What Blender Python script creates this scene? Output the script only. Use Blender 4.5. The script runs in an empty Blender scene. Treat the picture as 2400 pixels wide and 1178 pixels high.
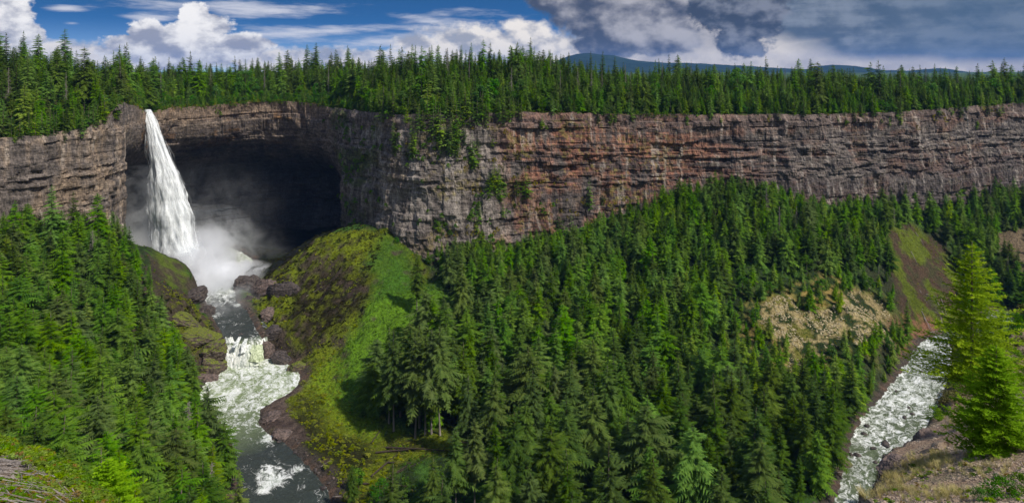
import bpy, math, random
import numpy as np
from mathutils import Vector
from mathutils.bvhtree import BVHTree

S = bpy.context.scene
COL = S.collection
R = math.radians
rng = np.random.default_rng(11)
random.seed(11)

# ------------------------------------------------------------------ camera
F = 1500.0                      # focal length in photo pixels (photo 2400 wide)
cam_d = bpy.data.cameras.new('camera')
cam = bpy.data.objects.new('camera', cam_d)
COL.objects.link(cam)
cam_d.sensor_width = 36.0
cam_d.lens = 36.0 * F / 2400.0
cam_d.shift_y = -424.0 / 2400.0
cam_d.clip_start = 0.3
cam_d.clip_end = 60000
cam.rotation_euler = (R(90), 0, 0)
S.camera = cam

# ------------------------------------------------------------------ light + sky
SUN_AZ, SUN_EL = R(124), R(49)          # azimuth from +Y towards +X
SUN_STRENGTH = 4.2
EXPOSURE = 0.0
SKY_STRENGTH = 0.10
S.view_settings.view_transform = 'Standard'
S.view_settings.look = 'None'
S.view_settings.exposure = EXPOSURE
S.view_settings.gamma = 1.0
sd = bpy.data.lights.new('sun', 'SUN')
sd.energy = SUN_STRENGTH
sd.angle = R(2.0)
sd.color = (1.0, 0.93, 0.82)
sun = bpy.data.objects.new('sun', sd)
COL.objects.link(sun)
tosun = Vector((math.sin(SUN_AZ) * math.cos(SUN_EL), math.cos(SUN_AZ) * math.cos(SUN_EL), math.sin(SUN_EL)))
sun.rotation_euler = tosun.to_track_quat('Z', 'Y').to_euler()

c = S.cycles
c.max_bounces = 12
c.diffuse_bounces = 3
c.glossy_bounces = 2
c.transmission_bounces = 3
c.transparent_max_bounces = 24
c.volume_bounces = 10
c.volume_step_rate = 1.0
c.volume_max_steps = 96
c.use_adaptive_sampling = True
c.adaptive_threshold = 0.02
c.sample_clamp_indirect = 4.0
c.caustics_reflective = False
c.caustics_refractive = False
c.use_denoising = True


# node helper -----------------------------------------------------------
class NT:
    def __init__(self, tree):
        self.t = tree
        self.n = tree.nodes
        self.l = tree.links

    def node(self, typ, **kw):
        nd = self.n.new(typ)
        for k, v in kw.items():
            setattr(nd, k, v)
        return nd

    def put(self, sock, v):
        if v is None:
            return
        if isinstance(v, bpy.types.NodeSocket):
            self.l.new(v, sock)
        else:
            sock.default_value = v

    def math(self, op, a, b=None, cc=None, clamp=False):
        nd = self.node('ShaderNodeMath', operation=op, use_clamp=clamp)
        self.put(nd.inputs[0], a)
        self.put(nd.inputs[1], b)
        self.put(nd.inputs[2], cc)
        return nd.outputs[0]

    def vec(self, op, a, b=None, scale=None):
        nd = self.node('ShaderNodeVectorMath', operation=op)
        self.put(nd.inputs[0], a)
        self.put(nd.inputs[1], b)
        if scale is not None:
            self.put(nd.inputs['Scale'], scale)
        return nd.outputs['Value'] if op in ('LENGTH', 'DISTANCE', 'DOT_PRODUCT') else nd.outputs[0]

    def mix(self, f, a, b, blend='MIX', clamp=False):
        nd = self.node('ShaderNodeMix', data_type='RGBA', blend_type=blend, clamp_result=clamp)
        self.put(nd.inputs[0], f)
        self.put(nd.inputs[6], a if not isinstance(a, tuple) or len(a) == 4 else a + (1,))
        self.put(nd.inputs[7], b if not isinstance(b, tuple) or len(b) == 4 else b + (1,))
        return nd.outputs[2]

    def ramp(self, v, lo, hi, a=0.0, b=1.0, smooth=True):
        nd = self.node('ShaderNodeMapRange', interpolation_type='SMOOTHSTEP' if smooth else 'LINEAR')
        self.put(nd.inputs['Value'], v)
        self.put(nd.inputs['From Min'], lo)
        self.put(nd.inputs['From Max'], hi)
        self.put(nd.inputs['To Min'], a)
        self.put(nd.inputs['To Max'], b)
        return nd.outputs[0]

    def noise(self, vec, scale, detail=4, rough=0.5, dist=0.0, lac=2.0):
        nd = self.node('ShaderNodeTexNoise')
        self.put(nd.inputs['Vector'], vec)
        nd.inputs['Scale'].default_value = scale
        nd.inputs['Detail'].default_value = detail
        nd.inputs['Roughness'].default_value = rough
        nd.inputs['Lacunarity'].default_value = lac
        nd.inputs['Distortion'].default_value = dist
        return nd.outputs['Fac']

    def comb(self, x, y, z):
        nd = self.node('ShaderNodeCombineXYZ')
        self.put(nd.inputs[0], x)
        self.put(nd.inputs[1], y)
        self.put(nd.inputs[2], z)
        return nd.outputs[0]

    def sep(self, v):
        nd = self.node('ShaderNodeSeparateXYZ')
        self.put(nd.inputs[0], v)
        return nd.outputs


def build_world():
    w = bpy.data.worlds.new('World')
    S.world = w
    w.use_nodes = True
    g = NT(w.node_tree)
    g.n.clear()
    out = g.node('ShaderNodeOutputWorld')
    bg = g.node('ShaderNodeBackground')
    g.l.new(bg.outputs[0], out.inputs[0])
    D = g.node('ShaderNodeTexCoord').outputs['Generated']
    x, y, z = g.sep(D)
    az = g.math('ARCTAN2', x, y)
    zc = g.math('MAXIMUM', z, 0.0)
    el = g.math('ARCSINE', z)
    P = g.comb(az, el, 0.0)
    # blue: the Nishita sky, looked up higher so that its deep blue reaches low over the trees
    sky = g.node('ShaderNodeTexSky', sky_type='NISHITA')
    sky.sun_disc = False
    sky.sun_elevation = SUN_EL
    sky.sun_rotation = SUN_AZ
    sky.altitude = 900
    sky.air_density = 1.0
    sky.dust_density = 0.3
    sky.ozone_density = 2.5
    zz = g.math('ADD', g.math('MULTIPLY', zc, 7.0), 0.03)
    g.l.new(g.vec('NORMALIZE', g.comb(x, y, zz)), sky.inputs['Vector'])
    blue = g.vec('MULTIPLY', sky.outputs[0], (0.28 * SKY_STRENGTH, 0.85 * SKY_STRENGTH, 1.22 * SKY_STRENGTH))

    def pe(px, py):
        a = math.atan((px - 1200) / F)
        return a, math.atan((165 - py) / F * math.cos(a))

    n_big = g.noise(g.vec('MULTIPLY', D, (1, 1, 1.5)), 17.0, 9, 0.56)
    n_lit = g.noise(g.vec('MULTIPLY', g.vec('ADD', D, (0.010, 0.0, 0.012)), (1, 1, 1.5)), 17.0, 5, 0.5)
    n_fine = g.noise(g.vec('MULTIPLY', D, (1, 1, 1.3)), 45.0, 6, 0.6)
    n_st = g.noise(g.vec('MULTIPLY', D, (1, 1, 7.0)), 9.0, 7, 0.6)
    emb = g.math('SUBTRACT', n_big, n_lit)

    def blobs(lst):
        cur = None
        for px, py, rx, ry in lst:
            a, e = pe(px, py)
            k = math.cos(a) ** 2
            d = g.vec('MULTIPLY', g.vec('SUBTRACT', P, (a, e, 0)), (F / (rx * k), F / (ry * math.sqrt(k)), 0))
            v = g.math('SUBTRACT', 1.0, g.vec('LENGTH', d))
            cur = v if cur is None else g.math('MAXIMUM', cur, v)
        return cur

    nb = g.math('SUBTRACT', n_big, 0.5)
    nf = g.math('SUBTRACT', n_fine, 0.5)

    def dens(lst, kb, kf):
        return g.math('ADD', g.math('ADD', blobs(lst), g.math('MULTIPLY', nb, kb)), g.math('MULTIPLY', nf, kf))

    # whitening low over the horizon
    low = g.ramp(el, 0.0, 0.075, 1.0, 0.0)
    colr = g.mix(g.math('MULTIPLY', low, 0.55), blue, (0.42, 0.56, 0.72))
    # soft inner shading of the billows, from one noise looked up twice
    soft = g.math('ADD', g.math('MULTIPLY', emb, 3.4), g.math('MULTIPLY', nf, 0.45))
    # thin streaks, mostly on the left
    wl = blobs([(560, 20, 330, 30), (150, 20, 60, 10), (170, 55, 40, 8), (700, 75, 330, 22), (1060, 60, 190, 45), (900, 95, 300, 30), (340, 45, 70, 22)])
    st = g.ramp(g.math('ADD', wl, g.math('MULTIPLY', g.math('SUBTRACT', n_st, 0.5), 3.2)), 0.1, 1.3)
    colr = g.mix(g.math('MULTIPLY', st, 0.85), colr, (0.74, 0.75, 0.82))
    # overhead broken cloud, out of the picture, for the light only
    n_hi = g.noise(D, 2.6, 5, 0.55)
    hi = g.math('MULTIPLY', g.ramp(n_hi, 0.47, 0.60), g.ramp(el, 0.16, 0.3))
    colr = g.mix(hi, colr, (0.66, 0.68, 0.72))
    # low white cumulus bank
    low1 = dens([(60, 125, 260, 40), (330, 140, 250, 34), (640, 140, 330, 36), (900, 140, 260, 34), (1130, 110, 200, 58), (980, 108, 90, 35), (1250, 120, 240, 60), (1230, 75, 80, 40)], 1.1, 0.9)
    a1 = g.ramp(low1, 0.0, 0.45)
    lit1 = g.math('ADD', soft, g.ramp(low1, 0.1, 1.2, 0.70, 0.50))
    c1 = g.mix(g.ramp(lit1, 0.15, 0.9), (0.38, 0.40, 0.47), (0.95, 0.89, 0.83))
    colr = g.mix(a1, colr, c1)
    # towering white cumulus left
    low2 = dens([(458, 32, 46, 34), (480, 62, 80, 40), (450, 85, 110, 42), (345, 75, 60, 34), (300, 105, 60, 30), (420, 120, 190, 50), (560, 108, 100, 36), (20, 40, 80, 80), (70, 85, 46, 40), (0, 10, 60, 50)], 0.42, 1.0)
    a2 = g.ramp(low2, 0.05, 0.24)
    hgt = g.ramp(el, 0.028, 0.085, 0.0, 0.42)
    lit2 = g.math('ADD', g.math('ADD', g.math('MULTIPLY', emb, 3.0), g.math('MULTIPLY', nf, 0.9)), g.math('ADD', hgt, 0.40))
    c2 = g.mix(g.ramp(lit2, 0.1, 0.95), (0.33, 0.35, 0.44), (1.0, 0.98, 0.97))
    colr = g.mix(a2, colr, c2)
    # right: bright cream gap behind the storm
    rg = g.math('MULTIPLY', g.ramp(az, 0.06, 0.15), g.ramp(el, 0.2, 0.5, 1.0, 0.3))
    cream = g.mix(g.ramp(n_big, 0.3, 0.7), (0.50, 0.47, 0.47), (0.92, 0.83, 0.73))
    colr = g.mix(g.math('MULTIPLY', rg, g.ramp(el, -0.01, 0.115, 1.0, 0.80)), colr, cream)
    # blue-grey sheet, far right
    sh = dens([(2150, 20, 560, 88), (2330, 90, 330, 66), (2090, 92, 250, 56), (1900, 10, 260, 45), (2000, 60, 240, 50)], 0.7, 0.25)
    a3 = g.ramp(sh, -0.12, 0.40)
    c3 = g.mix(g.ramp(g.math('ADD', n_st, g.math('MULTIPLY', emb, 1.6)), 0.25, 0.80), (0.060, 0.105, 0.175), (0.21, 0.26, 0.34))
    c3 = g.mix(g.ramp(az, 0.45, 0.62, 0.0, 0.50), c3, (0.055, 0.125, 0.225))
    colr = g.mix(g.math('MULTIPLY', a3, 0.96), colr, c3)
    # grey storm cumulus, centre right
    st1 = dens([(1330, -5, 120, 52), (1410, 45, 130, 66), (1500, 40, 160, 80), (1545, 92, 130, 48), (1440, 102, 120, 38)], 0.55, 0.75)
    a4 = g.ramp(st1, 0.02, 0.26)
    l4 = g.math('ADD', g.math('MULTIPLY', soft, 0.7), g.math('ADD', g.ramp(az, 0.08, 0.24, 0.22, 0.62), g.ramp(el, 0.02, 0.1, -0.10, 0.06)))
    c4 = g.mix(g.ramp(l4, 0.0, 1.0), (0.062, 0.082, 0.135), (0.46, 0.455, 0.50))
    colr = g.mix(a4, colr, c4)
    # dark cloud in front of the bright gap
    st2 = dens([(1655, 25, 58, 50), (1762, 40, 92, 66), (1728, 90, 74, 50), (1795, 15, 70, 46), (1700, 40, 56, 50), (1750, 112, 66, 26)], 0.35, 1.3)
    a5 = g.ramp(st2, 0.02, 0.34)
    l5 = g.math('ADD', g.math('MULTIPLY', soft, 1.3), 0.38)
    c5 = g.mix(g.ramp(l5, 0.0, 1.0), (0.048, 0.068, 0.112), (0.22, 0.245, 0.31))
    colr = g.mix(a5, colr, c5)
    # nothing bright comes from under the horizon
    colr = g.mix(g.ramp(el, -0.05, -0.005, 1.0, 0.0), colr, (0.05, 0.065, 0.05))
    g.put(bg.inputs[0], colr)
    bg.inputs[1].default_value = 1.0


build_world()


# ------------------------------------------------------------------ numpy helpers
def _hash(ix, iy, iz, seed):
    h = (ix * 374761393 + iy * 668265263 + iz * 2147483647 + seed * 144269) & 0xffffffff
    h = ((h ^ (h >> 13)) * 1274126177) & 0xffffffff
    h = h ^ (h >> 16)
    return (h & 0xffff) / 65535.0


def vnoise(x, y, z=None, seed=0):
    x = np.asarray(x, float); y = np.asarray(y, float)
    z = np.zeros_like(x) if z is None else np.asarray(z, float)
    x, y, z = np.broadcast_arrays(x, y, z)
    ix, iy, iz = np.floor(x).astype(np.int64), np.floor(y).astype(np.int64), np.floor(z).astype(np.int64)
    fx, fy, fz = x - ix, y - iy, z - iz
    fx, fy, fz = (t * t * (3 - 2 * t) for t in (fx, fy, fz))
    r = 0
    for dx in (0, 1):
        for dy in (0, 1):
            for dz in (0, 1):
                w = (fx if dx else 1 - fx) * (fy if dy else 1 - fy) * (fz if dz else 1 - fz)
                r = r + w * _hash(ix + dx, iy + dy, iz + dz, seed)
    return r


def fbm(x, y, z=None, o=4, seed=0, rough=0.5):
    r, a, t, f = 0, 1.0, 0, 1.0
    for k in range(o):
        r = r + a * vnoise(np.asarray(x) * f, np.asarray(y) * f, None if z is None else np.asarray(z) * f, seed + k * 17)
        t += a
        a *= rough
        f *= 2.03
    return r / t - 0.5


def sst(a, b, v):
    t = np.clip((np.asarray(v, float) - a) / (b - a), 0, 1)
    return t * t * (3 - 2 * t)


def at(px, py, Y):
    return np.array([(px - 1200) / F * Y, Y, -(py - 165) / F * Y])


def mesh_np(name, v, f, smooth=False, cols=None, mats=(), uv=None):
    me = bpy.data.meshes.new(name)
    v = np.asarray(v, np.float32)
    f = np.asarray(f, np.int32)
    k = f.shape[1]
    me.vertices.add(len(v))
    me.vertices.foreach_set('co', v.ravel())
    me.loops.add(f.size)
    me.loops.foreach_set('vertex_index', f.ravel())
    me.polygons.add(len(f))
    me.polygons.foreach_set('loop_start', np.arange(0, f.size, k, dtype=np.int32))
    me.polygons.foreach_set('loop_total', np.full(len(f), k, np.int32))
    me.polygons.foreach_set('use_smooth', np.full(len(f), smooth, bool))
    me.update(calc_edges=True)
    if cols is not None:
        for an, arr in cols.items():
            arr = np.asarray(arr, np.float32)
            if arr.ndim == 1:
                a = me.attributes.new(an, 'FLOAT', 'POINT')
                a.data.foreach_set('value', arr)
            else:
                a = me.attributes.new(an, 'FLOAT_COLOR', 'POINT')
                if arr.shape[1] == 3:
                    arr = np.concatenate([arr, np.ones((len(arr), 1), np.float32)], 1)
                a.data.foreach_set('color', arr.ravel())
    for m in mats:
        me.materials.append(m)
    return me


def grid_faces(nu, nv, wrap=False):
    i = np.arange(nu - 1)[:, None]
    jn = nv if wrap else nv - 1
    j = np.arange(jn)[None, :]
    j2 = (j + 1) % nv
    a = i * nv + j
    b = i * nv + j2
    return np.stack([a, a + nv, b + nv, b], -1).reshape(-1, 4)


def add(name, me, parent=None, loc=None, kind=None, label=None, cat=None, group=None):
    o = bpy.data.objects.new(name, me)
    COL.objects.link(o)
    if parent is not None:
        o.parent = parent
    if loc is not None:
        o.location = loc
    if kind:
        o['kind'] = kind
    if label:
        o['label'] = label
    if cat:
        o['category'] = cat
    if group:
        o['group'] = group
    return o


def new_mat(name):
    m = bpy.data.materials.new(name)
    m.use_nodes = True
    g = NT(m.node_tree)
    p = next(n for n in g.n if n.type == 'BSDF_PRINCIPLED')
    return m, g, p


def attr(g, name, out='Color'):
    nd = g.node('ShaderNodeAttribute', attribute_name=name)
    return nd.outputs[out]


def bump(g, p, h, strength, dist):
    b = g.node('ShaderNodeBump')
    b.inputs['Strength'].default_value = strength
    b.inputs['Distance'].default_value = dist
    g.put(b.inputs['Height'], h)
    g.l.new(b.outputs[0], p.inputs['Normal'])


# ------------------------------------------------------------------ rim of the canyon (px, y of the rim, depth)
RIM = np.array([
    (-900, 345, 210), (-500, 335, 310), (-250, 330, 365), (0, 322, 415), (100, 318, 435), (200, 300, 458), (250, 275, 478), (278, 243, 495), (290, 240, 505),
    (300, 242, 516), (322, 250, 538), (340, 262, 560), (360, 262, 575), (400, 252, 600), (470, 250, 632), (550, 243, 655), (620, 238, 668),
    (690, 238, 668), (745, 244, 655), (778, 252, 636), (800, 255, 616), (830, 258, 592), (870, 262, 570), (910, 266, 552), (950, 268, 541),
    (1000, 268, 536), (1060, 268, 536), (1120, 265, 541), (1200, 262, 547), (1300, 264, 555), (1400, 266, 563), (1500, 268, 572), (1600, 268, 582),
    (1700, 268, 590), (1800, 268, 596), (1900, 268, 602), (2000, 266, 612), (2100, 262, 625), (2200, 255, 645), (2300, 248, 665), (2400, 240, 690),
    (2550, 235, 735), (2800, 230, 820), (3400, 225, 1000)], float)


def rim_at(px):
    y = np.interp(px, RIM[:, 0], RIM[:, 1])
    Y = np.interp(px, RIM[:, 0], RIM[:, 2])
    return np.stack([(px - 1200) / F * Y, Y, -(y - 165) / F * Y], -1)


# ------------------------------------------------------------------ river course: left px, right px, y, water z
def rv(y, z, l, r):
    Y = -z * F / (y - 165)
    return ((l - 1200) / F * Y, Y, (r - 1200) / F * Y, Y, z)


RIV = [rv(596, -179, 400, 560), rv(606, -179, 385, 585), rv(622, -179, 400, 602), rv(648, -179, 425, 575), rv(680, -179.6, 465, 555), rv(710, -180.8, 482, 560), rv(740, -182.2, 492, 592),
       rv(765, -183.2, 508, 602), rv(790, -184, 522, 616), rv(800, -184.6, 524, 618), rv(856, -197.6, 520, 620), rv(872, -198, 500, 676),
       rv(900, -198, 472, 706), rv(930, -198, 484, 655), rv(960, -198, 505, 618), rv(1000, -198, 522, 612), rv(1030, -198.1, 530, 645),
       rv(1060, -198.3, 535, 692), rv(1100, -198.5, 540, 728), rv(1178, -198.8, 560, 786),
       (-112, 262, -66, 262, -199), (-90, 225, -50, 245, -199.3), (-30, 195, -20, 232, -199.6), (40, 195, 40, 232, -200), (100, 215, 85, 248, -200.3), (136, 258, 120, 272, -200.7),
       rv(1178, -201, 1945, 2095), rv(1130, -201, 1957, 2118), rv(1100, -201, 1966, 2135), rv(1050, -201.2, 1980, 2158), rv(1000, -201.3, 2002, 2185),
       rv(950, -201.5, 2046, 2205), rv(900, -201.6, 2090, 2225), rv(850, -201.8, 2125, 2235), rv(810, -202, 2150, 2235), rv(792, -202, 2166, 2250), (345, 505, 375, 480, -202.3), (400, 540, 420, 505, -202.6)]
RV = np.array(RIV)
RC = np.stack([(RV[:, 0] + RV[:, 2]) / 2, (RV[:, 1] + RV[:, 3]) / 2], -1)
_dir = np.gradient(RC, axis=0)
_dir /= np.linalg.norm(_dir, axis=1)[:, None]
_w = RV[:, 2:4] - RV[:, 0:2]
RH = 0.5 * np.abs(_dir[:, 0] * _w[:, 1] - _dir[:, 1] * _w[:, 0])
RZ = RV[:, 4]


def river(x, y):
    """signed distance to the water's edge (negative in the water), water height, position along the river"""
    x = np.asarray(x, float); y = np.asarray(y, float)
    best = np.full(x.shape, 1e9); bz = np.zeros(x.shape); bt = np.zeros(x.shape)
    for i in range(len(RC) - 1):
        a, b = RC[i], RC[i + 1]
        d = b - a
        t = np.clip(((x - a[0]) * d[0] + (y - a[1]) * d[1]) / (d @ d), 0, 1)
        dd = np.hypot(x - a[0] - t * d[0], y - a[1] - t * d[1]) - (RH[i] + t * (RH[i + 1] - RH[i]))
        m = dd < best
        best = np.where(m, dd, best)
        bz = np.where(m, RZ[i] + t * (RZ[i + 1] - RZ[i]), bz)
        bt = np.where(m, i + t, bt)
    return best, bz, bt


_seg = np.diff(RC, axis=0)
_cum = np.concatenate([[0], np.cumsum(np.hypot(_seg[:, 0], _seg[:, 1]))])


def river_flow(x, y):
    # metres across from the middle and metres along the river
    best = np.full(x.shape, 1e9); ac = np.zeros(x.shape); al = np.zeros(x.shape)
    for i in range(len(RC) - 1):
        a, d = RC[i], _seg[i]
        ln = math.hypot(*d)
        t0 = ((x - a[0]) * d[0] + (y - a[1]) * d[1]) / ln
        t = np.clip(t0, 0, ln)
        sx = x - a[0] - t * d[0] / ln; sy = y - a[1] - t * d[1] / ln
        dd = np.hypot(sx, sy)
        sg = np.sign(d[0] * (y - a[1]) - d[1] * (x - a[0]))
        m = dd < best
        best = np.where(m, dd, best); ac = np.where(m, sg * dd, ac); al = np.where(m, _cum[i] + t, al)
    return ac, al


# ------------------------------------------------------------------ ground of the canyon: control points (px, y, depth)
GP = [(0, 560, 405), (-150, 560, 385), (-400, 560, 350), (100, 570, 418), (200, 575, 440), (275, 570, 470), (300, 610, 440), (345, 660, 430), (385, 770, 415), (440, 890, 385), (480, 1010, 345), (515, 1130, 306), (330, 572, 492), (370, 600, 492), (430, 645, 495), (450, 680, 490), (470, 730, 474),
      (440, 720, 450), (420, 760, 432), (480, 800, 428), (510, 830, 425), (455, 885, 408), (0, 700, 370), (0, 850, 320), (0, 1000, 275), (0, 1178, 215), (150, 700, 385), (200, 850, 345), (200, 1000, 295), (250, 1178, 240), (400, 1178, 270), (330, 900, 355), (300, 760, 390), (-300, 800, 290), (-300, 1178, 190),
      (540, 610, 680), (640, 612, 610), (685, 592, 620), (745, 552, 615), (705, 580, 670), (600, 595, 690), (500, 600, 690), (400, 600, 650), (330, 590, 600),
      (620, 655, 533), (590, 680, 520), (640, 640, 530), (700, 590, 535), (750, 568, 535), (800, 545, 540), (860, 540, 538), (910, 550, 530), (950, 578, 522), (700, 680, 495), (620, 735, 480), (650, 760, 456), (700, 750, 455), (760, 690, 480),
      (800, 640, 498), (850, 600, 508), (850, 700, 462), (900, 650, 482), (850, 800, 425), (760, 800, 438), (720, 880, 408), (800, 900, 396), (760, 950, 372), (700, 960, 372), (660, 1010, 350), (720, 1060, 333), (800, 1050, 338), (870, 950, 372), (860, 1100, 314), (900, 1000, 352),
      (1000, 1020, 341), (1000, 1100, 311), (1000, 1178, 286), (1050, 580, 530), (1000, 650, 500), (1050, 740, 440), (1000, 850, 400), (1200, 1178, 285), (1200, 1050, 325), (1200, 950, 360), (1200, 800, 420), (1200, 650, 490), (1200, 580, 535), (1300, 550, 548), (1400, 510, 560),
      (1500, 1178, 289), (1500, 1000, 345), (1500, 800, 420), (1500, 600, 505), (1500, 490, 565), (1600, 460, 572), (1700, 445, 576), (1800, 450, 580), (1900, 480, 582), (2000, 490, 590), (1800, 1178, 291), (1880, 1050, 330), (1750, 900, 385), (1850, 840, 412), (1900, 760, 440), (2030, 740, 455),
      (1780, 700, 458), (1800, 600, 508), (1950, 620, 510), (2000, 540, 560), (2100, 790, 475), (2080, 650, 520), (2090, 560, 560), (2110, 500, 600), (2170, 680, 530), (2170, 600, 560), (2185, 760, 494), (2130, 780, 482), (2200, 500, 615), (2300, 540, 610), (2250, 620, 575), (2300, 470, 650), (2400, 470, 665), (2380, 620, 570), (2420, 720, 530), (2300, 720, 520), (2600, 460, 700), (2600, 640, 560),
      (2700, 800, 500), (2900, 1000, 400)]
G3 = np.array([at(*p) for p in GP])
extra = []
for X in (-320, -240, -160, -80, 0, 80, 160, 240, 320, 420):
    for Y, z in ((15, -22), (60, -56), (120, -104), (165, -150)):
        if X < -100 and Y > 150:
            z = -132
        extra.append((X, Y, z))
extra += [(420, 300, -120), (560, 300, -90), (420, 420, -160), (560, 520, -150), (330, 400, -172), (300, 320, -165), (240, 240, -160), (330, 240, -120)]
# beneath the rock behind the wall
for px in (200, 700, 950, 1400, 1800, 2200, 2500):
    r = rim_at(px)
    extra.append((r[0] * 1.25, r[1] * 1.25, -150))
G3 = np.vstack([G3, np.array(extra, float)])


def rbf(P, cc, sm=0.0):
    n = len(P)
    d = np.hypot(P[:, None, 0] - P[None, :, 0], P[:, None, 1] - P[None, :, 1])
    A = np.zeros((n + 3, n + 3))
    A[:n, :n] = -np.sqrt(d * d + cc * cc) + np.eye(n) * sm
    A[:n, n] = 1; A[:n, n + 1] = P[:, 0]; A[:n, n + 2] = P[:, 1]
    A[n:, :n] = A[:n, n:].T
    w = np.linalg.solve(A, np.concatenate([P[:, 2], np.zeros(3)]))

    def f(x, y):
        x = np.asarray(x, float); y = np.asarray(y, float)
        r = w[n] + w[n + 1] * x + w[n + 2] * y
        for i in range(n):
            r = r - w[i] * np.sqrt((x - P[i, 0]) ** 2 + (y - P[i, 1]) ** 2 + cc * cc)
        return r
    return f


_base = rbf(G3, 7.0)


def ground_z(x, y):
    b = _base(x, y)
    d, wz, t = river(x, y)
    b = b + fbm(np.asarray(x) / 26, np.asarray(y) / 26, o=4, seed=3) * 5.0 * sst(4, 20, d)
    b = np.maximum(b, wz + 1.6)
    bank = wz + 0.3 + 0.42 * np.maximum(d, 0)
    wid = np.interp(t, [0, 1.5, 3, 9, 11, 13, 15, 18, 40], [20, 9, 6, 6, 9, 14, 16, 20, 20])
    k = sst(0, 1, d / wid)
    z = bank * (1 - k) + b * k
    z = np.where(d < 0, wz - 2.6 + 2.9 * sst(-5, 0, d), z)
    far = sst(110, 150, d)
    z = z * (1 - far) + b * far
    return z, d, wz


gx = np.arange(-470, 700, 1.9)
gy = np.arange(8, 815, 1.9)
GX, GY = np.meshgrid(gx, gy, indexing='ij')
GZ, GD, GW = ground_z(GX, GY)
# small relief: hummocks and gullies on the slopes
GZ = GZ + (fbm(GX / 9, GY / 9, o=4, seed=5) * 4.2 - np.abs(fbm(GX / 16, GY / 16, o=4, seed=6)) * 9.0) * sst(1.5, 10, GD)
_LP = [at(*q)[:2] for q in ((355, 650, 470), (450, 690, 478), (535, 830, 425), (525, 875, 408), (455, 895, 402), (410, 780, 430))]
def _terr(x, y, z, poly):
    poly = np.array(poly); c0 = poly.mean(0)
    r0 = np.hypot(x - c0[0], y - c0[1])
    return 1 - sst(24, 44, r0)
_tm = _terr(GX, GY, GZ, _LP) * sst(0.5, 3, GD)
GZ = GZ + _tm * (1.5 * np.sin(GZ * 1.25 + 2 * fbm(GX / 12, GY / 12, o=2, seed=8)) + fbm(GX / 5, GY / 5, o=3, seed=9) * 3.5)
_c1 = at(705, 730, 470)
_tm = (1 - sst(38, 78, np.hypot(GX - _c1[0], GY - _c1[1]))) * sst(1, 8, GD)
GZ = GZ + _tm * (fbm(GX / 20, GY / 20, o=4, seed=12) * 11 - np.abs(fbm(GX / 11, GY / 11, o=4, seed=13)) * 9 + 1.5)
tv = np.stack([GX, GY, GZ], -1).reshape(-1, 3)
tf = grid_faces(len(gx), len(gy))


def gz(x, y):
    i = np.clip((x - gx[0]) / 1.9, 0, len(gx) - 1.001); j = np.clip((y - gy[0]) / 1.9, 0, len(gy) - 1.001)
    i0 = int(i); j0 = int(j); a = i - i0; b = j - j0
    return GZ[i0, j0] * (1 - a) * (1 - b) + GZ[i0 + 1, j0] * a * (1 - b) + GZ[i0, j0 + 1] * (1 - a) * b + GZ[i0 + 1, j0 + 1] * a * b


BT = BVHTree.FromPolygons([tuple(p) for p in tv.tolist()], [tuple(q) for q in tf.tolist()])


def hit(bvh, px, py):
    d = Vector(((px - 1200) / F, 1.0, -(py - 165) / F)).normalized()
    loc, n, i, dist = bvh.ray_cast(Vector((0, 0, 0)), d, 5000)
    return loc


def poly_world(pts):
    """a patch of ground, given by its corners"""
    out = []
    for px, py in pts:
        h = hit(BT, px, py)
        if h is not None:
            out.append((h.x, h.y))
    return np.array(out)


def in_poly(poly, x, y):
    x = np.asarray(x, float); y = np.asarray(y, float)
    c_ = np.zeros(x.shape, bool)
    n = len(poly)
    for i in range(n):
        x1, y1 = poly[i]; x2, y2 = poly[(i + 1) % n]
        m = ((y1 > y) != (y2 > y)) & (x < (x2 - x1) * (y - y1) / (y2 - y1 + 1e-12) + x1)
        c_ ^= m
    return c_


def poly_soft(poly, soft, x, y):
    """1 inside, 0 outside, eased over SOFT metres about the edge"""
    ins = in_poly(poly, x, y)
    best = np.full(np.shape(x), 1e9)
    n = len(poly)
    for i in range(n):
        a = poly[i]; b = poly[(i + 1) % n]; d = b - a
        t = np.clip(((x - a[0]) * d[0] + (y - a[1]) * d[1]) / (d @ d + 1e-9), 0, 1)
        best = np.minimum(best, np.hypot(x - a[0] - t * d[0], y - a[1] - t * d[1]))
    sd_ = np.where(ins, best, -best)
    return sst(-soft, soft, sd_)


# ------------------------------------------------------------------ materials
def mat_rock():
    m, g, p = new_mat('basalt_rock')
    co = g.node('ShaderNodeTexCoord').outputs['Object']
    base = attr(g, 'Col')
    n1 = g.noise(g.vec('MULTIPLY', co, (1, 1, 0.35)), 0.9, 6, 0.65)
    n2 = g.noise(g.vec('MULTIPLY', co, (0.5, 0.5, 3.2)), 0.30, 5, 0.6)
    f = g.math('ADD', g.ramp(n1, 0.3, 0.72, 0.45, 1.45), g.ramp(n2, 0.35, 0.65, -0.2, 0.2))
    colr = g.mix(1.0, base, g.comb(f, f, f), 'MULTIPLY')
    g.put(p.inputs['Base Color'], colr)
    p.inputs['Roughness'].default_value = 0.85
    h = g.math('ADD', n1, g.math('MULTIPLY', n2, 0.8))
    bump(g, p, h, 0.9, 1.6)
    return m


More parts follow.
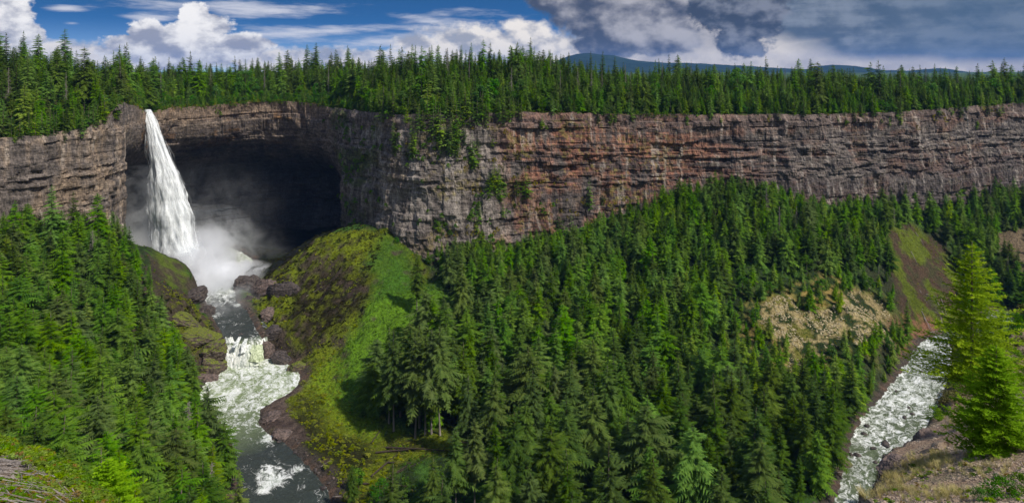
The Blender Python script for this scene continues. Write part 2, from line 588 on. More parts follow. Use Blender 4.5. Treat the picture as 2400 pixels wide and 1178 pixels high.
def mat_ground():
    m, g, p = new_mat('slope_ground')
    co = g.node('ShaderNodeTexCoord').outputs['Object']
    base = attr(g, 'Col')
    n1 = g.noise(co, 0.55, 6, 0.7)
    n2 = g.noise(co, 2.2, 4, 0.7)
    f = g.ramp(g.math('ADD', g.math('MULTIPLY', n1, 0.6), g.math('MULTIPLY', n2, 0.4)), 0.32, 0.68, 0.35, 1.6)
    g.put(p.inputs['Base Color'], g.mix(1.0, base, g.comb(f, f, g.math('MULTIPLY', f, 0.95)), 'MULTIPLY'))
    p.inputs['Roughness'].default_value = 0.95
    p.inputs['Specular IOR Level'].default_value = 0.15
    bump(g, p, g.math('ADD', n1, g.math('MULTIPLY', n2, 0.4)), 1.0, 1.3)
    return m


def mat_leaf(name, c1, c2, tip=(1.5, 1.5, 1.2), transl=0.3, var=0.35, nscale=0.35, huev=0.028):
    """foliage: c1/c2 blended by a clumpy noise, each tree a little different, paler young growth by vertex"""
    m, g, p = new_mat(name)
    g.n.remove(p)
    out = next(n for n in g.n if n.type == 'OUTPUT_MATERIAL')
    oi = g.node('ShaderNodeObjectInfo')
    co = g.node('ShaderNodeTexCoord').outputs['Object']
    geo = g.node('ShaderNodeNewGeometry')
    n1 = g.noise(geo.outputs['Position'], nscale, 3, 0.6)
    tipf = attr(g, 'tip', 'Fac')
    colr = g.mix(g.ramp(n1, 0.35, 0.65), c1, c2)
    rnd = oi.outputs['Random']
    hs = g.node('ShaderNodeHueSaturation')
    g.put(hs.inputs['Hue'], g.math('ADD', 0.5, g.math('MULTIPLY', g.math('SUBTRACT', rnd, 0.5), huev)))
    r2 = g.math('FRACT', g.math('MULTIPLY', rnd, 7.31))
    g.put(hs.inputs['Value'], g.math('ADD', 1.0 - var / 2, g.math('MULTIPLY', r2, var)))
    r3 = g.math('FRACT', g.math('MULTIPLY', rnd, 13.7))
    g.put(hs.inputs['Saturation'], g.math('ADD', 1.0 - huev * 6, g.math('MULTIPLY', r3, huev * 10)))
    g.put(hs.inputs['Color'], colr)
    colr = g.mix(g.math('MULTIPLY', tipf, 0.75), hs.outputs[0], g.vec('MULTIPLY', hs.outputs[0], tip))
    d = g.node('ShaderNodeBsdfDiffuse')
    t = g.node('ShaderNodeBsdfTranslucent')
    g.put(d.inputs[0], colr)
    g.put(t.inputs[0], g.vec('MULTIPLY', colr, (1.1, 1.25, 0.6)))
    mx = g.node('ShaderNodeMixShader')
    mx.inputs[0].default_value = transl
    g.l.new(d.outputs[0], mx.inputs[1])
    g.l.new(t.outputs[0], mx.inputs[2])
    g.l.new(mx.outputs[0], out.inputs[0])
    return m


def mat_bark(name, c1, c2):
    m, g, p = new_mat(name)
    co = g.node('ShaderNodeTexCoord').outputs['Object']
    n = g.noise(g.vec('MULTIPLY', co, (1, 1, 0.15)), 60, 4, 0.6)
    g.put(p.inputs['Base Color'], g.mix(g.ramp(n, 0.35, 0.65), c1, c2))
    p.inputs['Roughness'].default_value = 0.9
    bump(g, p, n, 0.5, 0.02)
    return m


M_ROCK = mat_rock()
M_GROUND = mat_ground()
M_BARK = mat_bark('bark', (0.10, 0.075, 0.055), (0.22, 0.18, 0.145))
M_GREY = mat_bark('weathered_wood', (0.17, 0.145, 0.13), (0.33, 0.29, 0.265))
M_ROTTEN = mat_bark('red_rotten_wood', (0.16, 0.06, 0.02), (0.30, 0.13, 0.045))
M_LOGDARK = mat_bark('dark_wet_wood', (0.03, 0.02, 0.014), (0.07, 0.05, 0.035))
LEAF = {
    'dark': mat_leaf('needles_dark', (0.036, 0.076, 0.010), (0.078, 0.136, 0.016)),
    'mid': mat_leaf('needles_green', (0.062, 0.146, 0.010), (0.125, 0.235, 0.015)),
    'olive': mat_leaf('needles_olive', (0.056, 0.100, 0.018), (0.105, 0.158, 0.032)),
    'bright': mat_leaf('needles_bright', (0.105, 0.200, 0.010), (0.21, 0.31, 0.018), transl=0.35),
}
M_DECID = mat_leaf('broad_leaves', (0.045, 0.14, 0.014), (0.11, 0.23, 0.022), transl=0.4, var=0.5)
M_SHRUB = mat_leaf('shrub_leaves', (0.055, 0.145, 0.012), (0.15, 0.26, 0.018), transl=0.35, var=0.6)
M_MOSS = mat_leaf('moss_cushion', (0.13, 0.170, 0.010), (0.25, 0.27, 0.018), transl=0.15, var=0.5)
M_YELLOW = mat_leaf('yellowing_shrub', (0.17, 0.15, 0.02), (0.30, 0.24, 0.03), transl=0.3, var=0.5)
M_FIR = mat_leaf('fir_needles', (0.16, 0.265, 0.012), (0.26, 0.38, 0.020), tip=(1.9, 1.6, 1.2), transl=0.35, var=0.02, huev=0.0, nscale=1.5)
M_FIR2 = mat_leaf('small_fir_needles', (0.105, 0.225, 0.010), (0.19, 0.35, 0.016), tip=(1.9, 1.6, 1.2), transl=0.35, var=0.02, huev=0.0, nscale=2.5)
M_FIR3 = mat_leaf('low_fir_needles', (0.14, 0.30, 0.008), (0.24, 0.42, 0.014), tip=(1.8, 1.6, 1.2), transl=0.35, var=0.02, huev=0.0, nscale=5)
M_DRY = mat_leaf('dry_grass', (0.30, 0.25, 0.13), (0.42, 0.36, 0.20), transl=0.3, var=0.3)


# ------------------------------------------------------------------ ground of the canyon
TALUS_PX = [[(1765, 715), (1850, 692), (1885, 745), (1850, 800), (1785, 778)], [(1868, 735), (1950, 710), (1975, 760), (1988, 815), (1905, 850), (1845, 885), (1850, 800)], [(1972, 690), (2035, 668), (2085, 735), (2092, 805), (2010, 815), (1970, 765)]]


def colour_ground():
    x, y, z = tv[:, 0], tv[:, 1], tv[:, 2]
    d = GD.ravel()
    n1 = fbm(x / 14, y / 14, o=4, seed=21)
    n2 = fbm(x / 4.5, y / 4.5, o=4, seed=22)
    n3 = fbm(x / 40, y / 40, o=3, seed=23)
    gxz = np.gradient(GZ, 1.9, axis=0).ravel(); gyz = np.gradient(GZ, 1.9, axis=1).ravel()
    slope = np.hypot(gxz, gyz)
    C = np.empty((len(x), 3))
    floor1 = np.array([0.028, 0.050, 0.014]); floor2 = np.array([0.050, 0.115, 0.016])
    k = sst(-0.08, 0.12, n1 + n2 * 0.6)[:, None]
    C[:] = floor1 * (1 - k) + floor2 * k

    def lay(mask, colr):
        nonlocal C
        C = C * (1 - mask[:, None]) + np.asarray(colr) * mask[:, None]

    def patch(pts, soft, colr, thr=None, amt=1.0):
        m = poly_soft(poly_world(pts), soft, x + n2 * 8, y + n1 * 10) * amt
        if thr is not None:
            m = m * sst(thr - 0.05, thr + 0.05, thr[0] if isinstance(thr, tuple) else n2) if False else m
        lay(m, colr)
        return m
    # mossy slopes right of the upper river
    moss_pts = [(585, 640), (700, 588), (800, 542), (905, 538), (960, 585), (1000, 640), (985, 720), (940, 800), (890, 870), (880, 960), (930, 1010), (1080, 1020), (1090, 1060), (960, 1075), (850, 1178), (760, 1178), (700, 1090), (620, 1010), (640, 930), (700, 880), (620, 800), (590, 700)]
    mm = patch(moss_pts, 5, (0.150, 0.190, 0.010))
    lay(mm * sst(0.03, 0.12, n2 + n1 * 0.4) * 0.8, (0.050, 0.045, 0.014))
    patch([(720, 880), (800, 810), (880, 880), (880, 990), (940, 1010), (860, 1030), (760, 960)], 8, (0.17, 0.26, 0.010), amt=0.95)
    patch([(930, 610), (1040, 690), (1080, 760), (1000, 830), (920, 860), (880, 1000), (790, 940), (790, 850), (840, 750), (885, 665)], 8, (0.095, 0.200, 0.010), amt=0.95)
    patch([(900, 545), (960, 590), (1000, 680), (900, 700), (850, 620)], 8, (0.045, 0.125, 0.012), amt=0.75)
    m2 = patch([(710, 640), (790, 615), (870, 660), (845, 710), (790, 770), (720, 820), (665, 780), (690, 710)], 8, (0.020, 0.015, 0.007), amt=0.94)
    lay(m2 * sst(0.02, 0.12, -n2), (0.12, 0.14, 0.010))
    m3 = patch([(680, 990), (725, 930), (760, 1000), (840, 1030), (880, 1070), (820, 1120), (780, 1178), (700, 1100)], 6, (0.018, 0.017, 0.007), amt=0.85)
    # left mossy mound and lumps
    patch([(325, 565), (380, 590), (440, 640), (450, 675), (370, 650)], 4, (0.105, 0.150, 0.018))
    mm = patch([(360, 655), (450, 690), (530, 830), (520, 870), (460, 890), (415, 780)], 5, (0.14, 0.165, 0.008))
    lay(mm * sst(0.02, 0.12, n2), (0.03, 0.028, 0.012))
    # cavern floor: wet scree with painted overhang shade, a little green on the right
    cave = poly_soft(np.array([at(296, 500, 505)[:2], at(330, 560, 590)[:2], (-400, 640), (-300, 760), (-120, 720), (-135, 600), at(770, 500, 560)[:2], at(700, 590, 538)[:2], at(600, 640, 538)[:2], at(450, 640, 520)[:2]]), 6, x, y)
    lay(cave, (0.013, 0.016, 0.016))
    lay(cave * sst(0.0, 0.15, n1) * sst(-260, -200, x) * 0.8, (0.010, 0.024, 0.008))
    # pale talus in the wood on the right
    tal = np.max([poly_soft(poly_world(q), 3, x + n2 * 12, y + n1 * 22) for q in TALUS_PX], 0)
    halo = poly_soft(poly_world([(1740, 790), (1770, 700), (1850, 680), (1960, 640), (2075, 700), (2100, 790), (2040, 830), (1950, 830), (1860, 880)]), 10, x + n2 * 14, y + n1 * 24)
    lay(halo * sst(-0.12, 0.06, n2 + 0.5 * n1), (0.30, 0.22, 0.07))
    lay(tal * sst(-0.12, 0.02, n2 + 0.4 * n1), (0.40, 0.32, 0.16))
    lay(tal * sst(0.02, 0.10, n1), (0.17, 0.17, 0.035))
    # eroded gully
    gl = poly_soft(poly_world([(2085, 530), (2140, 520), (2220, 590), (2260, 700), (2245, 800), (2120, 800), (2100, 700), (2080, 600)]), 6, x + n2 * 10, y + n1 * 14)
    lay(gl * (1 - 0.5 * sst(0, 0.1, n2)), (0.085, 0.056, 0.038))
    lay(gl * sst(0.0, 0.10, n1 + 0.07 + 0.3 * n2), (0.10, 0.13, 0.014))
    rd = poly_soft(poly_world([(2080, 750), (2150, 730), (2230, 770), (2240, 800), (2150, 800), (2110, 850), (2095, 800)]), 4, x, y)
    lay(rd * sst(-0.15, 0.05, n2), (0.22, 0.11, 0.07))
    patch([(2325, 540), (2420, 540), (2420, 660), (2360, 620)], 6, (0.20, 0.15, 0.10))
    # rock along the water
    bank = np.where(x > 50, 1 - sst(0.6, 3.5, d + n1 * 5), 1 - sst(2.5, 8, d + n1 * 10)) * (np.abs(x) < 460)
    lay(bank, (0.085, 0.070, 0.062))
    lay(bank * sst(0, 0.15, n2), (0.13, 0.085, 0.065))
    lay(sst(0.75, 1.15, slope + n2 * 0.8) * 0.9 * (1 - gl) * np.where(x > 0, 0.35, 1), (0.070, 0.052, 0.042))
    shelf = poly_soft(poly_world([(706, 890), (650, 915), (608, 950), (620, 1000), (680, 1040), (730, 1030), (690, 985), (672, 935), (705, 915)]), 2, x + n2 * 2, y)
    lay(shelf, (0.135, 0.098, 0.085))
    lay(shelf * sst(0.0, 0.12, n2), (0.07, 0.05, 0.045))
    C *= (1 + 0.5 * n3 + 0.5 * n2)[:, None]
    return np.clip(C, 0.004, 1)


GC = colour_ground()
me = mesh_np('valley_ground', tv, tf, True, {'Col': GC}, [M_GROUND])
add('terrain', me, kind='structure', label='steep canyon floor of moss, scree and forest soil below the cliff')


# ------------------------------------------------------------------ the basalt wall
def build_cliff():
    # even steps along the rim
    P = rim_at(RIM[:, 0])
    pxs = np.linspace(-900, 3400, 6000)
    Q = rim_at(pxs)
    seg = np.hypot(*np.diff(Q[:, :2], axis=0).T)
    L = np.concatenate([[0], np.cumsum(seg)])
    # fine steps where it shows, coarse outside the frame
    dens = np.where((pxs > -120) & (pxs < 2480), 1 / 1.15, 1 / 6.0)
    cum = np.concatenate([[0], np.cumsum(seg * dens[1:])])
    n = int(cum[-1])
    px = np.interp(np.linspace(0, cum[-1], n), cum, pxs)
    s = np.interp(px, pxs, L)
    # smooth the corner points a little
    top = rim_at(px)
    ker = np.hanning(9); ker /= ker.sum()
    for a in (0, 1, 2):
        q = np.convolve(np.pad(top[:, a], 4, 'edge'), ker, 'valid')
        top[:, a] = q
    tang = np.gradient(top[:, :2], axis=0)
    kk = np.hanning(31); kk /= kk.sum()
    tang = np.stack([np.convolve(np.pad(tang[:, a], 15, 'edge'), kk, 'valid') for a in (0, 1)], -1)
    tang /= np.linalg.norm(tang, axis=1)[:, None]
    nrm = np.stack([tang[:, 1], -tang[:, 0]], -1)          # towards the canyon
    nt = 135
    H = np.full(n, 160.0)
    t = np.linspace(0, 1, nt)
    hh = t[None, :] * H[:, None]                            # metres below the rim
    SS = np.repeat(s[:, None], nt, 1)
    PX = np.repeat(px[:, None], nt, 1)
    Z = top[:, 2:3] - hh
    # strata: layers of uneven thickness, warped along the wall
    warp = fbm(SS / 90, Z / 60, o=3, seed=31) * 10
    u = (Z + warp) / 5.0
    u = u + 1.4 * np.sin(u * 0.47 + 1.3) + 0.5 * np.sin(u * 1.3)
    lay = np.floor(u)
    fr = u - lay
    prot = (vnoise(SS / 30, lay * 7.3, seed=33) - 0.5) * 3.4 + (np.floor(vnoise(SS / 7, lay * 3.7, seed=39) * 3) - 1) * 0.8
    on = sst(-0.05, 0.12, fbm(SS / 26, lay * 1.7, o=3, seed=34)) * (1 - 0.75 * sst(820, 900, PX) * (1 - sst(1100, 1250, PX)))
    edge = (sst(0, 0.16, fr) - 1) * 1.6 * on
    cols_ = (1 - np.abs(2 * vnoise(SS / 2.3, lay * 0.9 + fr * 0.3, seed=35) - 1)) * (1.5 - 0.8 * sst(1100, 1250, PX))
    big = fbm(SS / 70, Z / 110, o=4, seed=36) * 16
    mid = fbm(SS / 13, Z / 22, o=4, seed=37) * 8.5
    small = fbm(SS / 4.2, Z / 4.5, o=3, seed=38) * 2.2
    amt = np.where(PX < 298, 0.75, 1.0)
    disp = (big * 0.8 * amt + prot + edge + cols_ + mid + small)
    disp = disp * sst(-3.5, 6, hh)
    batter = hh * 0.10 * (1 - 0.9 * sst(180, 270, PX) * (1 - sst(760, 860, PX)))
    disp = disp * (1 - 0.6 * sst(270, 290, PX) * (1 - sst(340, 380, PX)))
    # promontory bulges forward towards its foot
    # recess behind the fall
    w = sst(291, 296, PX) * (1 - sst(715, 815, PX))
    h0 = np.interp(px, [290, 312, 345, 400, 500, 600, 700, 760, 800, 850], [24, 30, 34, 30, 30, 34, 36, 38, 34, 30])[:, None]
    rec = w * (9 * sst(0, 30, hh - h0 * 0.5) + 62 * sst(0, 62, hh - h0) - 22 * sst(70, 130, hh - h0))
    C0 = np.array([-232.0, 560.0])
    rad = top[:, :2] - C0
    rad /= np.linalg.norm(rad, axis=1)[:, None]
    k = sst(288, 296, px)[:, None] * (1 - sst(720, 820, px))[:, None]
    off = nrm[:, None, :] * (disp + batter * (1 - w))[..., None] + (rad * k - nrm * (1 - k))[:, None, :] * rec[..., None]
    V = np.concatenate([top[:, None, :2] + off, Z[..., None]], -1)
    # rim edge crumbles
    V[:, 0, 2] += fbm(s / 6, s * 0, o=3, seed=40) * 3
    # ---------------- colour of the rock
    Zw = Z + warp * 0.9
    band = fbm(Zw / 4.3, SS / 160, o=3, seed=41)
    bandf = fbm(Zw / 1.6, SS / 30, o=3, seed=42)
    st = fbm(SS / 3.0, Z / 28, o=4, seed=43)
    bl = fbm(SS / 22, Z / 16, o=4, seed=44)
    fine = fbm(SS / 2.2, Z / 2.2, o=2, seed=48)
    grey = np.array([0.205, 0.170, 0.150]); tan = np.array([0.34, 0.245, 0.165]); dark = np.array([0.060, 0.048, 0.046])
    red = np.array([0.36, 0.150, 0.090]); pale = np.array([0.42, 0.37, 0.33]); orange = np.array([0.33, 0.165, 0.050]); lich = np.array([0.17, 0.14, 0.025])
    C = np.empty(Z.shape + (3,)); C[:] = grey

    def mixc(m, colr):
        nonlocal C
        m = np.clip(m, 0, 1)[..., None]
        C = C * (1 - m) + colr * m
    left = 1 - sst(300, 345, PX)
    alc = sst(300, 345, PX) * (1 - sst(760, 820, PX))
    prom = sst(800, 860, PX) * (1 - sst(1120, 1260, PX))
    redz = sst(1130, 1230, PX) * (1 - sst(1560, 1900, PX))
    rgt = sst(1560, 1850, PX)
    mixc(left * 0.75 * sst(-0.2, 0.25, bl + st), tan)
    mixc(left * 0.5 * sst(0.0, 0.2, band), grey * 0.8)
    mixc(alc * 0.45, tan * 0.8)
    mixc(alc * 0.8 * sst(0.04, 0.2, bl + 0.35 * st), orange)
    mixc(alc * 0.75 * sst(-0.03, 0.12, bandf + bl * 0.5), dark)
    mixc(prom * 0.75 * sst(-0.1, 0.2, st + 0.06), pale * 0.8)
    mixc(prom * 0.5 * sst(0.05, 0.2, bl), tan * 0.7)
    mixc(redz * 0.95 * sst(-0.18, 0.06, bl * 0.8 + st * 0.5 + 0.04 - 0.12 * sst(50, 110, hh)), red)
    mixc(redz * 0.5 * sst(0.03, 0.2, st), tan)
    mixc(rgt * 0.6 * sst(-0.05, 0.15, bl), red * 0.62)
    mixc(rgt * 0.55 * sst(0.03, 0.16, band), pale * 0.8)
    mixc((redz + rgt + prom * 0.5) * 0.88 * sst(0.02, 0.12, bandf + 0.3 * band), dark)
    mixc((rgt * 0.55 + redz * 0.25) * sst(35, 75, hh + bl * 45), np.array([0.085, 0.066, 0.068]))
    # top band: brown columns
    mixc(0.6 * (1 - sst(9, 16, hh + bl * 12)) * sst(345, 500, PX), np.array([0.18, 0.125, 0.105]) * (1 + 1.2 * st[..., None].mean()))
    mixc(0.55 * (1 - sst(8, 16, hh + bl * 14)) * alc, tan)
    # bright mineral streaks
    mixc(0.55 * sst(0.16, 0.27, st + 0.4 * bl) * (1 - alc), pale)
    # lichen and moss on ledges
    mz = sst(770, 800, PX) * (1 - sst(870, 905, PX))
    mixc(mz * 0.8 * sst(-0.04, 0.10, bl + 0.5 * fine), np.array([0.055, 0.085, 0.012]))
    mixc(mz * 0.5 * sst(60, 100, hh), dark * 0.7)
    lz = sst(940, 1060, PX) * (1 - sst(1480, 1650, PX))
    mixc((lz * 0.55 + 0.15) * sst(0.17, 0.24, bl * 0.7 + fine * 0.7 + 0.05 * lz) * (1 - alc) * (1 - left * 0.7), lich)
    # wet rock inside the recess, overhang shade painted into its near-black colour
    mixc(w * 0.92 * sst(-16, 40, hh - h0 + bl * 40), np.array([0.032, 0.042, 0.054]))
    C *= (0.84 * (1 + 1.1 * bandf + 0.8 * st + 0.9 * fine))[..., None]
    C = np.clip(C, 0.004, 0.7)
    f = grid_faces(n, nt)
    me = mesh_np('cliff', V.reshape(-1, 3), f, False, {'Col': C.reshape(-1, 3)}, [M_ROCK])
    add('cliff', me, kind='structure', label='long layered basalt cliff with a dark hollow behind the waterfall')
    return V.reshape(-1, 3), f, V[:, 0].copy(), px


CV, CF, CTOP, CPX = build_cliff()
BC = BVHTree.FromPolygons([tuple(p) for p in CV.tolist()], [tuple(q) for q in CF.tolist()])


# ------------------------------------------------------------------ the plateau above the wall
CAN_X = [-900, -100, 0, 100, 200, 270, 300, 400, 500, 600, 700, 800, 900, 1000, 1100, 1200, 1250, 1300, 1400, 1500, 1750, 2000, 2200, 2400, 3400]
CAN_Y = [92, 92, 97, 108, 134, 152, 160, 158, 156, 150, 147, 146, 144, 126, 120, 114, 114, 130, 152, 160, 160, 171, 178, 186, 188]


def plateau_z(px, d):
    """height of the plateau D metres behind the rim, seen past rim point PX"""
    r = rim_at(px)
    Y = r[..., 1]
    cy = np.interp(px, CAN_X, CAN_Y)
    ztop = (165 - cy) / F * (Y + 75) - 25.0
    zs = np.maximum(ztop, r[..., 2] + 2)
    k = sst(0, 95, d)
    z = r[..., 2] + (zs - r[..., 2]) * k
    gully = np.exp(-((px - 349) / 12.0) ** 2) * 5 * (1 - sst(20, 80, d))
    far = sst(250, 900, d)
    return (z - gully) * (1 - far) + (-34) * far


def plateau_pt(px, d):
    r = rim_at(np.asarray(px, float))
    rr = np.hypot(r[..., 0], r[..., 1])
    kx = 1 + np.asarray(d, float) / rr
    x = r[..., 0] * kx; y = r[..., 1] * kx
    z = plateau_z(np.asarray(px, float), np.asarray(d, float))
    return np.stack([x, y, z], -1)


def build_plateau():
    ds = np.concatenate([[-0.6, 4.5, 6], np.arange(9, 130, 3.5), [140, 160, 190, 230, 290, 380, 500, 700, 1000, 1600, 2600, 4500, 8000, 15000]])
    px = CPX[::3]
    PXg, Dg = np.meshgrid(px, ds, indexing='ij')
    V = plateau_pt(PXg, Dg)
    V[:, 0] = CTOP[::3]; V[:, 0, 2] -= 0.5
    a = fbm(V[..., 0] / 9, V[..., 1] / 9, o=3, seed=51)
    V[..., 2] += a * 3 * sst(1, 8, Dg) * (1 - sst(300, 800, Dg))
    n1 = fbm(V[..., 0] / 8, V[..., 1] / 8, o=4, seed=52)
    C = np.empty(V.shape); C[:] = (0.030, 0.060, 0.016)
    dirt = (1 - sst(250, 330, PXg)) * (1 - sst(45, 80, Dg)) * sst(-0.15, 0.05, n1)
    dirt = np.clip(dirt + (1 - sst(2, 7, Dg + n1 * 10)) * 0.8, 0, 1)[..., None]
    C = C * (1 - dirt) + np.array([0.17, 0.105, 0.07]) * dirt
    g_ = (sst(0.02, 0.12, n1) * 0.7)[..., None]
    C = C * (1 - g_) + np.array([0.06, 0.12, 0.015]) * g_
    me = mesh_np('plateau', V.reshape(-1, 3), grid_faces(len(px), len(ds)), True, {'Col': np.clip(C.reshape(-1, 3), 0, 1)}, [M_GROUND])
    add('ground', me, kind='structure', label='forested plateau above the cliff reaching to the horizon')


build_plateau()


# ------------------------------------------------------------------ far hills
def build_hills():
    m, g, p = new_mat('far_forest')
    co = g.node('ShaderNodeTexCoord').outputs['Object']
    n = g.noise(co, 0.004, 6, 0.7)
    g.put(p.inputs['Base Color'], g.mix(g.ramp(n, 0.4, 0.6), (0.010, 0.026, 0.016), (0.024, 0.048, 0.030)))
    p.inputs['Roughness'].default_value = 1.0
    p.inputs['Specular IOR Level'].default_value = 0.0
    prof = np.array([(1200, 165), (1290, 150), (1320, 136), (1350, 127), (1380, 124), (1410, 128), (1440, 130), (1470, 138), (1500, 143), (1560, 147), (1620, 148), (1680, 151), (1740, 154), (1800, 158), (1850, 161),
                     (1890, 163), (1920, 155), (1950, 152), (1990, 154), (2030, 158), (2060, 163), (2120, 168), (2170, 162), (2200, 160), (2240, 164), (2280, 172), (2400, 174), (2700, 166), (3000, 160)], float)
    px = np.arange(1180, 3000, 4.0)
    y = np.interp(px, prof[:, 0], prof[:, 1]) + fbm(px / 12, px * 0, o=3, seed=61) * 1.6
    rows = []
    Y0 = 9000.0
    for k, (dd, f) in enumerate([(0, 0), (700, 0.3), (1400, 0.6), (2000, 0.85), (2500, 1.0), (3300, 0.9), (5000, 0.2)]):
        Y = Y0 + dd
        zt = -(y - 165) / F * (Y0 + 2500)
        zb = -60
        z = zb + (zt - zb) * f + fbm(px / 30, px * 0 + k * 3.0, o=3, seed=62) * 60 * (0.2 < f < 0.95)
        rows.append(np.stack([(px - 1200) / F * Y, np.full_like(px, Y), z], -1))
    V = np.stack(rows, 0)
    me = mesh_np('hills', V.reshape(-1, 3), grid_faces(len(rows), len(px)), True, None, [m])
    add('hills', me, kind='structure', label='long blue wooded mountain ridge on the horizon')


build_hills()


# ------------------------------------------------------------------ water
def mat_water(name, deep, foam_c, rough=0.12):
    m, g, p = new_mat(name)
    co = g.node('ShaderNodeTexCoord').outputs['Object']
    fo = attr(g, 'foam', 'Fac')
    gr = attr(g, 'green', 'Fac')
    wv = g.node('ShaderNodeTexNoise')
    g.put(wv.inputs['Vector'], co); wv.inputs['Scale'].default_value = 0.09; wv.inputs['Detail'].default_value = 3
    fl = attr(g, 'flow', 'Vector')
    wv.inputs['Scale'].default_value = 0.13
    cw = g.vec('ADD', fl, g.vec('SCALE', wv.outputs['Color'], scale=11.0))
    n1 = g.noise(g.vec('MULTIPLY', cw, (1, 0.42, 1)), 0.30, 6, 0.66, 0.9)
    n2 = g.noise(g.vec('MULTIPLY', cw, (1, 0.55, 1)), 1.2, 4, 0.65, 0.6)
    v = g.math('ADD', g.math('MULTIPLY', n1, 0.7), g.math('MULTIPLY', n2, 0.3))
    thr = g.math('SUBTRACT', 0.80, g.math('MULTIPLY', fo, 0.52))
    k = g.ramp(g.math('SUBTRACT', v, thr), -0.06, 0.13)
    wat = g.mix(gr, deep, (0.17, 0.22, 0.10))
    wat = g.mix(g.ramp(n2, 0.35, 0.65, 0.0, 0.5), wat, g.vec('MULTIPLY', wat, (1.9, 1.9, 1.9)))
    fcol = g.mix(g.ramp(g.math('ADD', g.math('MULTIPLY', n2, 0.5), g.math('MULTIPLY', n1, 0.5)), 0.42, 0.58), g.mix(gr, (0.42, 0.47, 0.42), (0.36, 0.44, 0.24)), foam_c)
    g.put(p.inputs['Base Color'], g.mix(k, wat, fcol))
    g.put(p.inputs['Roughness'], g.ramp(k, 0, 1, rough, 0.7))
    p.inputs['IOR'].default_value = 1.33
    bump(g, p, g.math('ADD', g.math('MULTIPLY', n2, 0.7), g.math('MULTIPLY', k, 0.5)), 0.8, 0.5)
    return m


M_WATER = mat_water('river_water', (0.022, 0.026, 0.028), (0.82, 0.84, 0.84))


def build_river():
    for name, x0, x1, y0, y1, lab in (('river', -345, -20, 190, 690, 'grey green river running from the plunge pool down past the mossy slope'),
                                      ('river', -20, 470, 185, 560, 'white rushing rapids of the river on the right')):
        st = 0.85
        X, Y = np.meshgrid(np.arange(x0, x1 + st, st), np.arange(y0, y1, st), indexing='ij')
        d, wz, t = river(X, Y)
        # foam along the course
        foam = np.interp(t, [0, 2, 3, 4, 5, 6, 8, 9, 9.4, 10, 11, 12, 13, 14, 15, 16, 17, 18, 19, 21, 26, 29, 31, 33, 35, 37, 39], [0.85, 0.85, 0.85, 0.68, 0.50, 0.42, 0.42, 0.56, 0.97, 1.0, 0.86, 0.74, 0.68, 0.66, 0.52, 0.38, 0.32, 0.30, 0.34, 0.4, 0.55, 0.58, 0.60, 0.60, 0.58, 0.50, 0.42])
        foam = foam + fbm(X / 16, Y / 26, o=3, seed=71) * 0.42 * (foam < 0.9)
        green = np.interp(t, [0, 3, 5, 8, 10, 12, 14, 16, 17, 22, 27, 34, 39], [0.55, 0.5, 0.05, 0.05, 0.85, 1.0, 0.8, 0.35, 0.05, 0.1, 0.45, 0.35, 0.15])
        # named white patches low in the near reach
        for (px, py, r) in ((620, 1118, 8), (645, 1140, 5), (698, 1108, 3.0), (632, 1028, 5), (560, 715, 3), (615, 1160, 4)):
            h = hit(BT, px, py)
            if h is not None:
                foam = foam + 0.5 * np.exp(-(((X - h.x) ** 2 + (Y - h.y) ** 2) / (r * r)))
        edge = np.exp(-(d / 1.6) ** 2)
        foam = foam + edge * 0.10
        ac, al = river_flow(X, Y)
        amp = 0.25 + 0.55 * np.clip(foam, 0, 1) + 0.3 * (t > 26)
        wav = fbm(ac / 2.6, al / 4.6, o=4, seed=72) * 1.1 * amp + np.abs(fbm(ac / 8, al / 5, o=3, seed=73)) * 2.2 * amp
        Z = wz + wav - 0.25
        keep = d < 7
        idx = -np.ones(X.shape, int)
        idx[keep] = np.arange(keep.sum())
        f = grid_faces(*X.shape)
        fi = idx.ravel()[f]
        fi = fi[(fi >= 0).all(1)]
        V = np.stack([X, Y, Z], -1)[keep]
        flc = np.stack([ac[keep], al[keep], np.zeros(keep.sum())], -1)
        me = mesh_np('river', V, fi, True, {'flow': flc, 'foam': np.clip(foam[keep], 0, 1.1), 'green': green[keep]}, [M_WATER])
        add(name, me, kind='structure', label=lab)


build_river()


def mat_fall():
    m, g, p = new_mat('falling_water')
    out = next(n for n in g.n if n.type == 'OUTPUT_MATERIAL')
    uvx = attr(g, 'fu', 'Fac')
    uvy = attr(g, 'fv', 'Fac')
    ed = attr(g, 'edge', 'Fac')
    co = g.comb(g.math('MULTIPLY', uvx, 10.0), g.math('MULTIPLY', uvy, 1.9), 0.0)
    n1 = g.noise(co, 1.0, 8, 0.68, 0.7)
    n2 = g.noise(g.comb(g.math('MULTIPLY', uvx, 34.0), g.math('MULTIPLY', uvy, 4.2), 3.0), 1.0, 5, 0.65)
    v = g.math('ADD', g.math('MULTIPLY', n1, 0.6), g.math('MULTIPLY', n2, 0.4))
    g.put(p.inputs['Base Color'], g.mix(g.ramp(v, 0.34, 0.58), (0.76, 0.80, 0.84), (0.90, 0.94, 0.97)))
    p.inputs['Roughness'].default_value = 0.8
    p.inputs['Specular IOR Level'].default_value = 0.1
    bump(g, p, v, 0.8, 2.0)
    tr = g.node('ShaderNodeBsdfTransparent')
    mx = g.node('ShaderNodeMixShader')
    a = g.ramp(g.math('ADD', g.math('MULTIPLY', g.math('SUBTRACT', v, 0.5), 2.4), g.math('MULTIPLY', ed, 1.5)), 0.05, 0.75)
    g.put(mx.inputs[0], a)
    g.l.new(tr.outputs[0], mx.inputs[1])
    g.l.new(p.outputs[0], mx.inputs[2])
    g.l.new(mx.outputs[0], out.inputs[0])
    return m


M_FALL = mat_fall()


